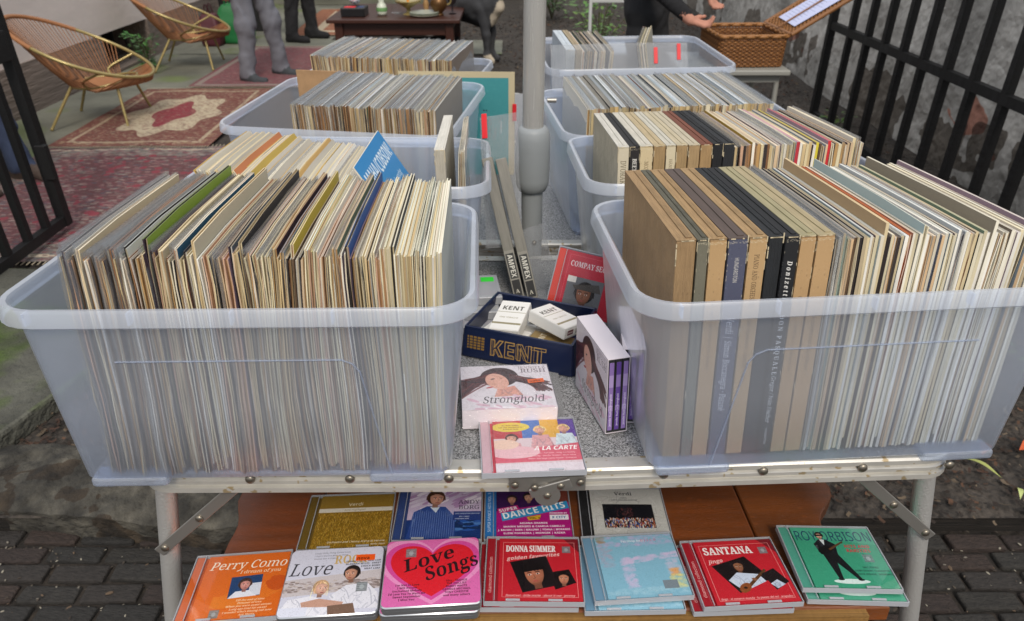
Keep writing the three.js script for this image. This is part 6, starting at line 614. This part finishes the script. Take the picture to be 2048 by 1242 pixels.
// ---------------------------------------------------------------- plants and fallen leaves
function shrub(name, label, x, z, h, n, spread, seed, leafLen, hex) {
  const r = rng(seed), o = thing(name, label, 'plant'); o.position.set(x, 0, z); const st = [], lf = new MB(), c0 = lin(hex);
  for (let i = 0; i < Math.max(4, n / 14); i++) { const a = r() * 6.28, q = spread * r(); st.push(tube([[0, 0, 0], [0.4 * q * Math.cos(a), h * 0.5, 0.4 * q * Math.sin(a)], [q * Math.cos(a), h * rr(0.7, 1, r), q * Math.sin(a)]], 0.0025, 6, 4)); }
  for (let i = 0; i < n; i++) { const a = r() * 6.28, t = rr(0.15, 1, r), q = spread * t * Math.sqrt(r()), p = V(q * Math.cos(a), h * t, q * Math.sin(a)), d = V(Math.cos(a + rr(-1, 1, r)), rr(-0.3, 0.8, r), Math.sin(a + rr(-1, 1, r))).normalize(), s = V(-d.z, 0.2 * r(), d.x).normalize(), L = leafLen * rr(0.6, 1.2, r), e = rr(0.6, 1.4, r), c = [c0[0] * e * rr(0.8, 1.3, r), c0[1] * e, c0[2] * e]; const P = (u, w, dn) => p.clone().addScaledVector(d, u * L).addScaledVector(s, w * L).add(V(0, -dn * L, 0)); const A = P(0, 0, 0), B = P(0.5, 0.24, 0.02), C = P(1, 0, 0.18), D = P(0.5, -0.24, 0.02); lf.q(lf.v(A.x, A.y, A.z, c), lf.v(B.x, B.y, B.z, c), lf.v(C.x, C.y, C.z, c), lf.v(D.x, D.y, D.z, c)); }
  part('stem', merge(st), std({ color: col('#4a4a2c'), roughness: 0.9 }), o); part('leaves', lf.geo(), M.leaf, o); return o;
}
M.leaf = phy({ vertexColors: true, roughness: 0.9, transmission: 0.3, thickness: 0, side: THREE.DoubleSide });
shrub('shrub', 'leafy green shrub behind the white chair', 0.75, -6.6, 0.6, 320, 0.35, 3, 0.07, '#5d8a3a');
shrub('weed', 'small green weed at the foot of the right gate', 2.16, -4.75, 0.14, 60, 0.11, 5, 0.05, '#5c7a38');
shrub('weed', 'green weed growing at the house wall between the hoop chairs', -3.3, -6.75, 0.3, 160, 0.16, 7, 0.06, '#3f7a34');
shrub('weed', 'low green weed beside the bricks at the right', 1.75, -1.9, 0.12, 50, 0.12, 9, 0.05, '#5a7a34');
shrub('shrub', 'dark green shrub at the far end behind the dog', 0.5, -9.6, 0.7, 300, 0.5, 11, 0.09, '#3c5a30');
{ const lg = (L, W) => { const s = new THREE.PlaneGeometry(L, W, 8, 2), p = s.attributes.position; for (let i = 0; i < p.count; i++) { const u = p.getX(i) / L + 0.5, w = Math.sin(Math.PI * Math.min(1, u * 1.02)); p.setY(i, p.getY(i) * Math.max(0.04, w)); p.setZ(i, 0.01 * Math.sin(u * 4) + 0.3 * Math.abs(p.getY(i))); } s.computeVertexNormals(); return s.rotateX(-Math.PI / 2); };
  [['broad orange fallen leaf on the soil right of the front table', 1.52, -1.6, 0.09, 0.05, '#c0562a', 0.2], ['long yellow green fallen leaf by the right table corner', 1.33, -1.52, 0.1, 0.014, '#9aa05a', -0.8], ['pale green fallen leaf lying on the right bricks', 1.38, -1.43, 0.06, 0.014, '#b4bf78', 1.1], ['pale green fallen leaf farther right on the bricks', 1.47, -1.42, 0.07, 0.013, '#a9b46c', 1.7], ['curled brown orange leaf near the right table corner', 1.38, -1.6, 0.08, 0.03, '#8a4526', 0.9], ['rust brown fallen leaf on the soil left of the front table', -1.2, -1.72, 0.07, 0.04, '#6a3a24', 0.4]].forEach(([label, x, z, L, W, c, a]) => { const o = single('fallen_leaf', lg(L, W), std({ color: col(c), roughness: 0.7, side: THREE.DoubleSide }), label, 'leaf', 'fallen leaves'); o.position.set(x, z > -1.36 - 0.1 ? 0.004 : 0.012, z); o.rotation.y = a; }); }

// ---------------------------------------------------------------- render
scene.traverse((o) => { if (o.isMesh) { o.castShadow = true; o.receiveShadow = true; } });
const renderer = new THREE.WebGLRenderer({ antialias: true });
renderer.toneMapping = THREE.LinearToneMapping; renderer.toneMappingExposure = EXPOSURE;
renderer.shadowMap.enabled = true; renderer.shadowMap.type = THREE.PCFSoftShadowMap;
renderer.render(scene, camera);
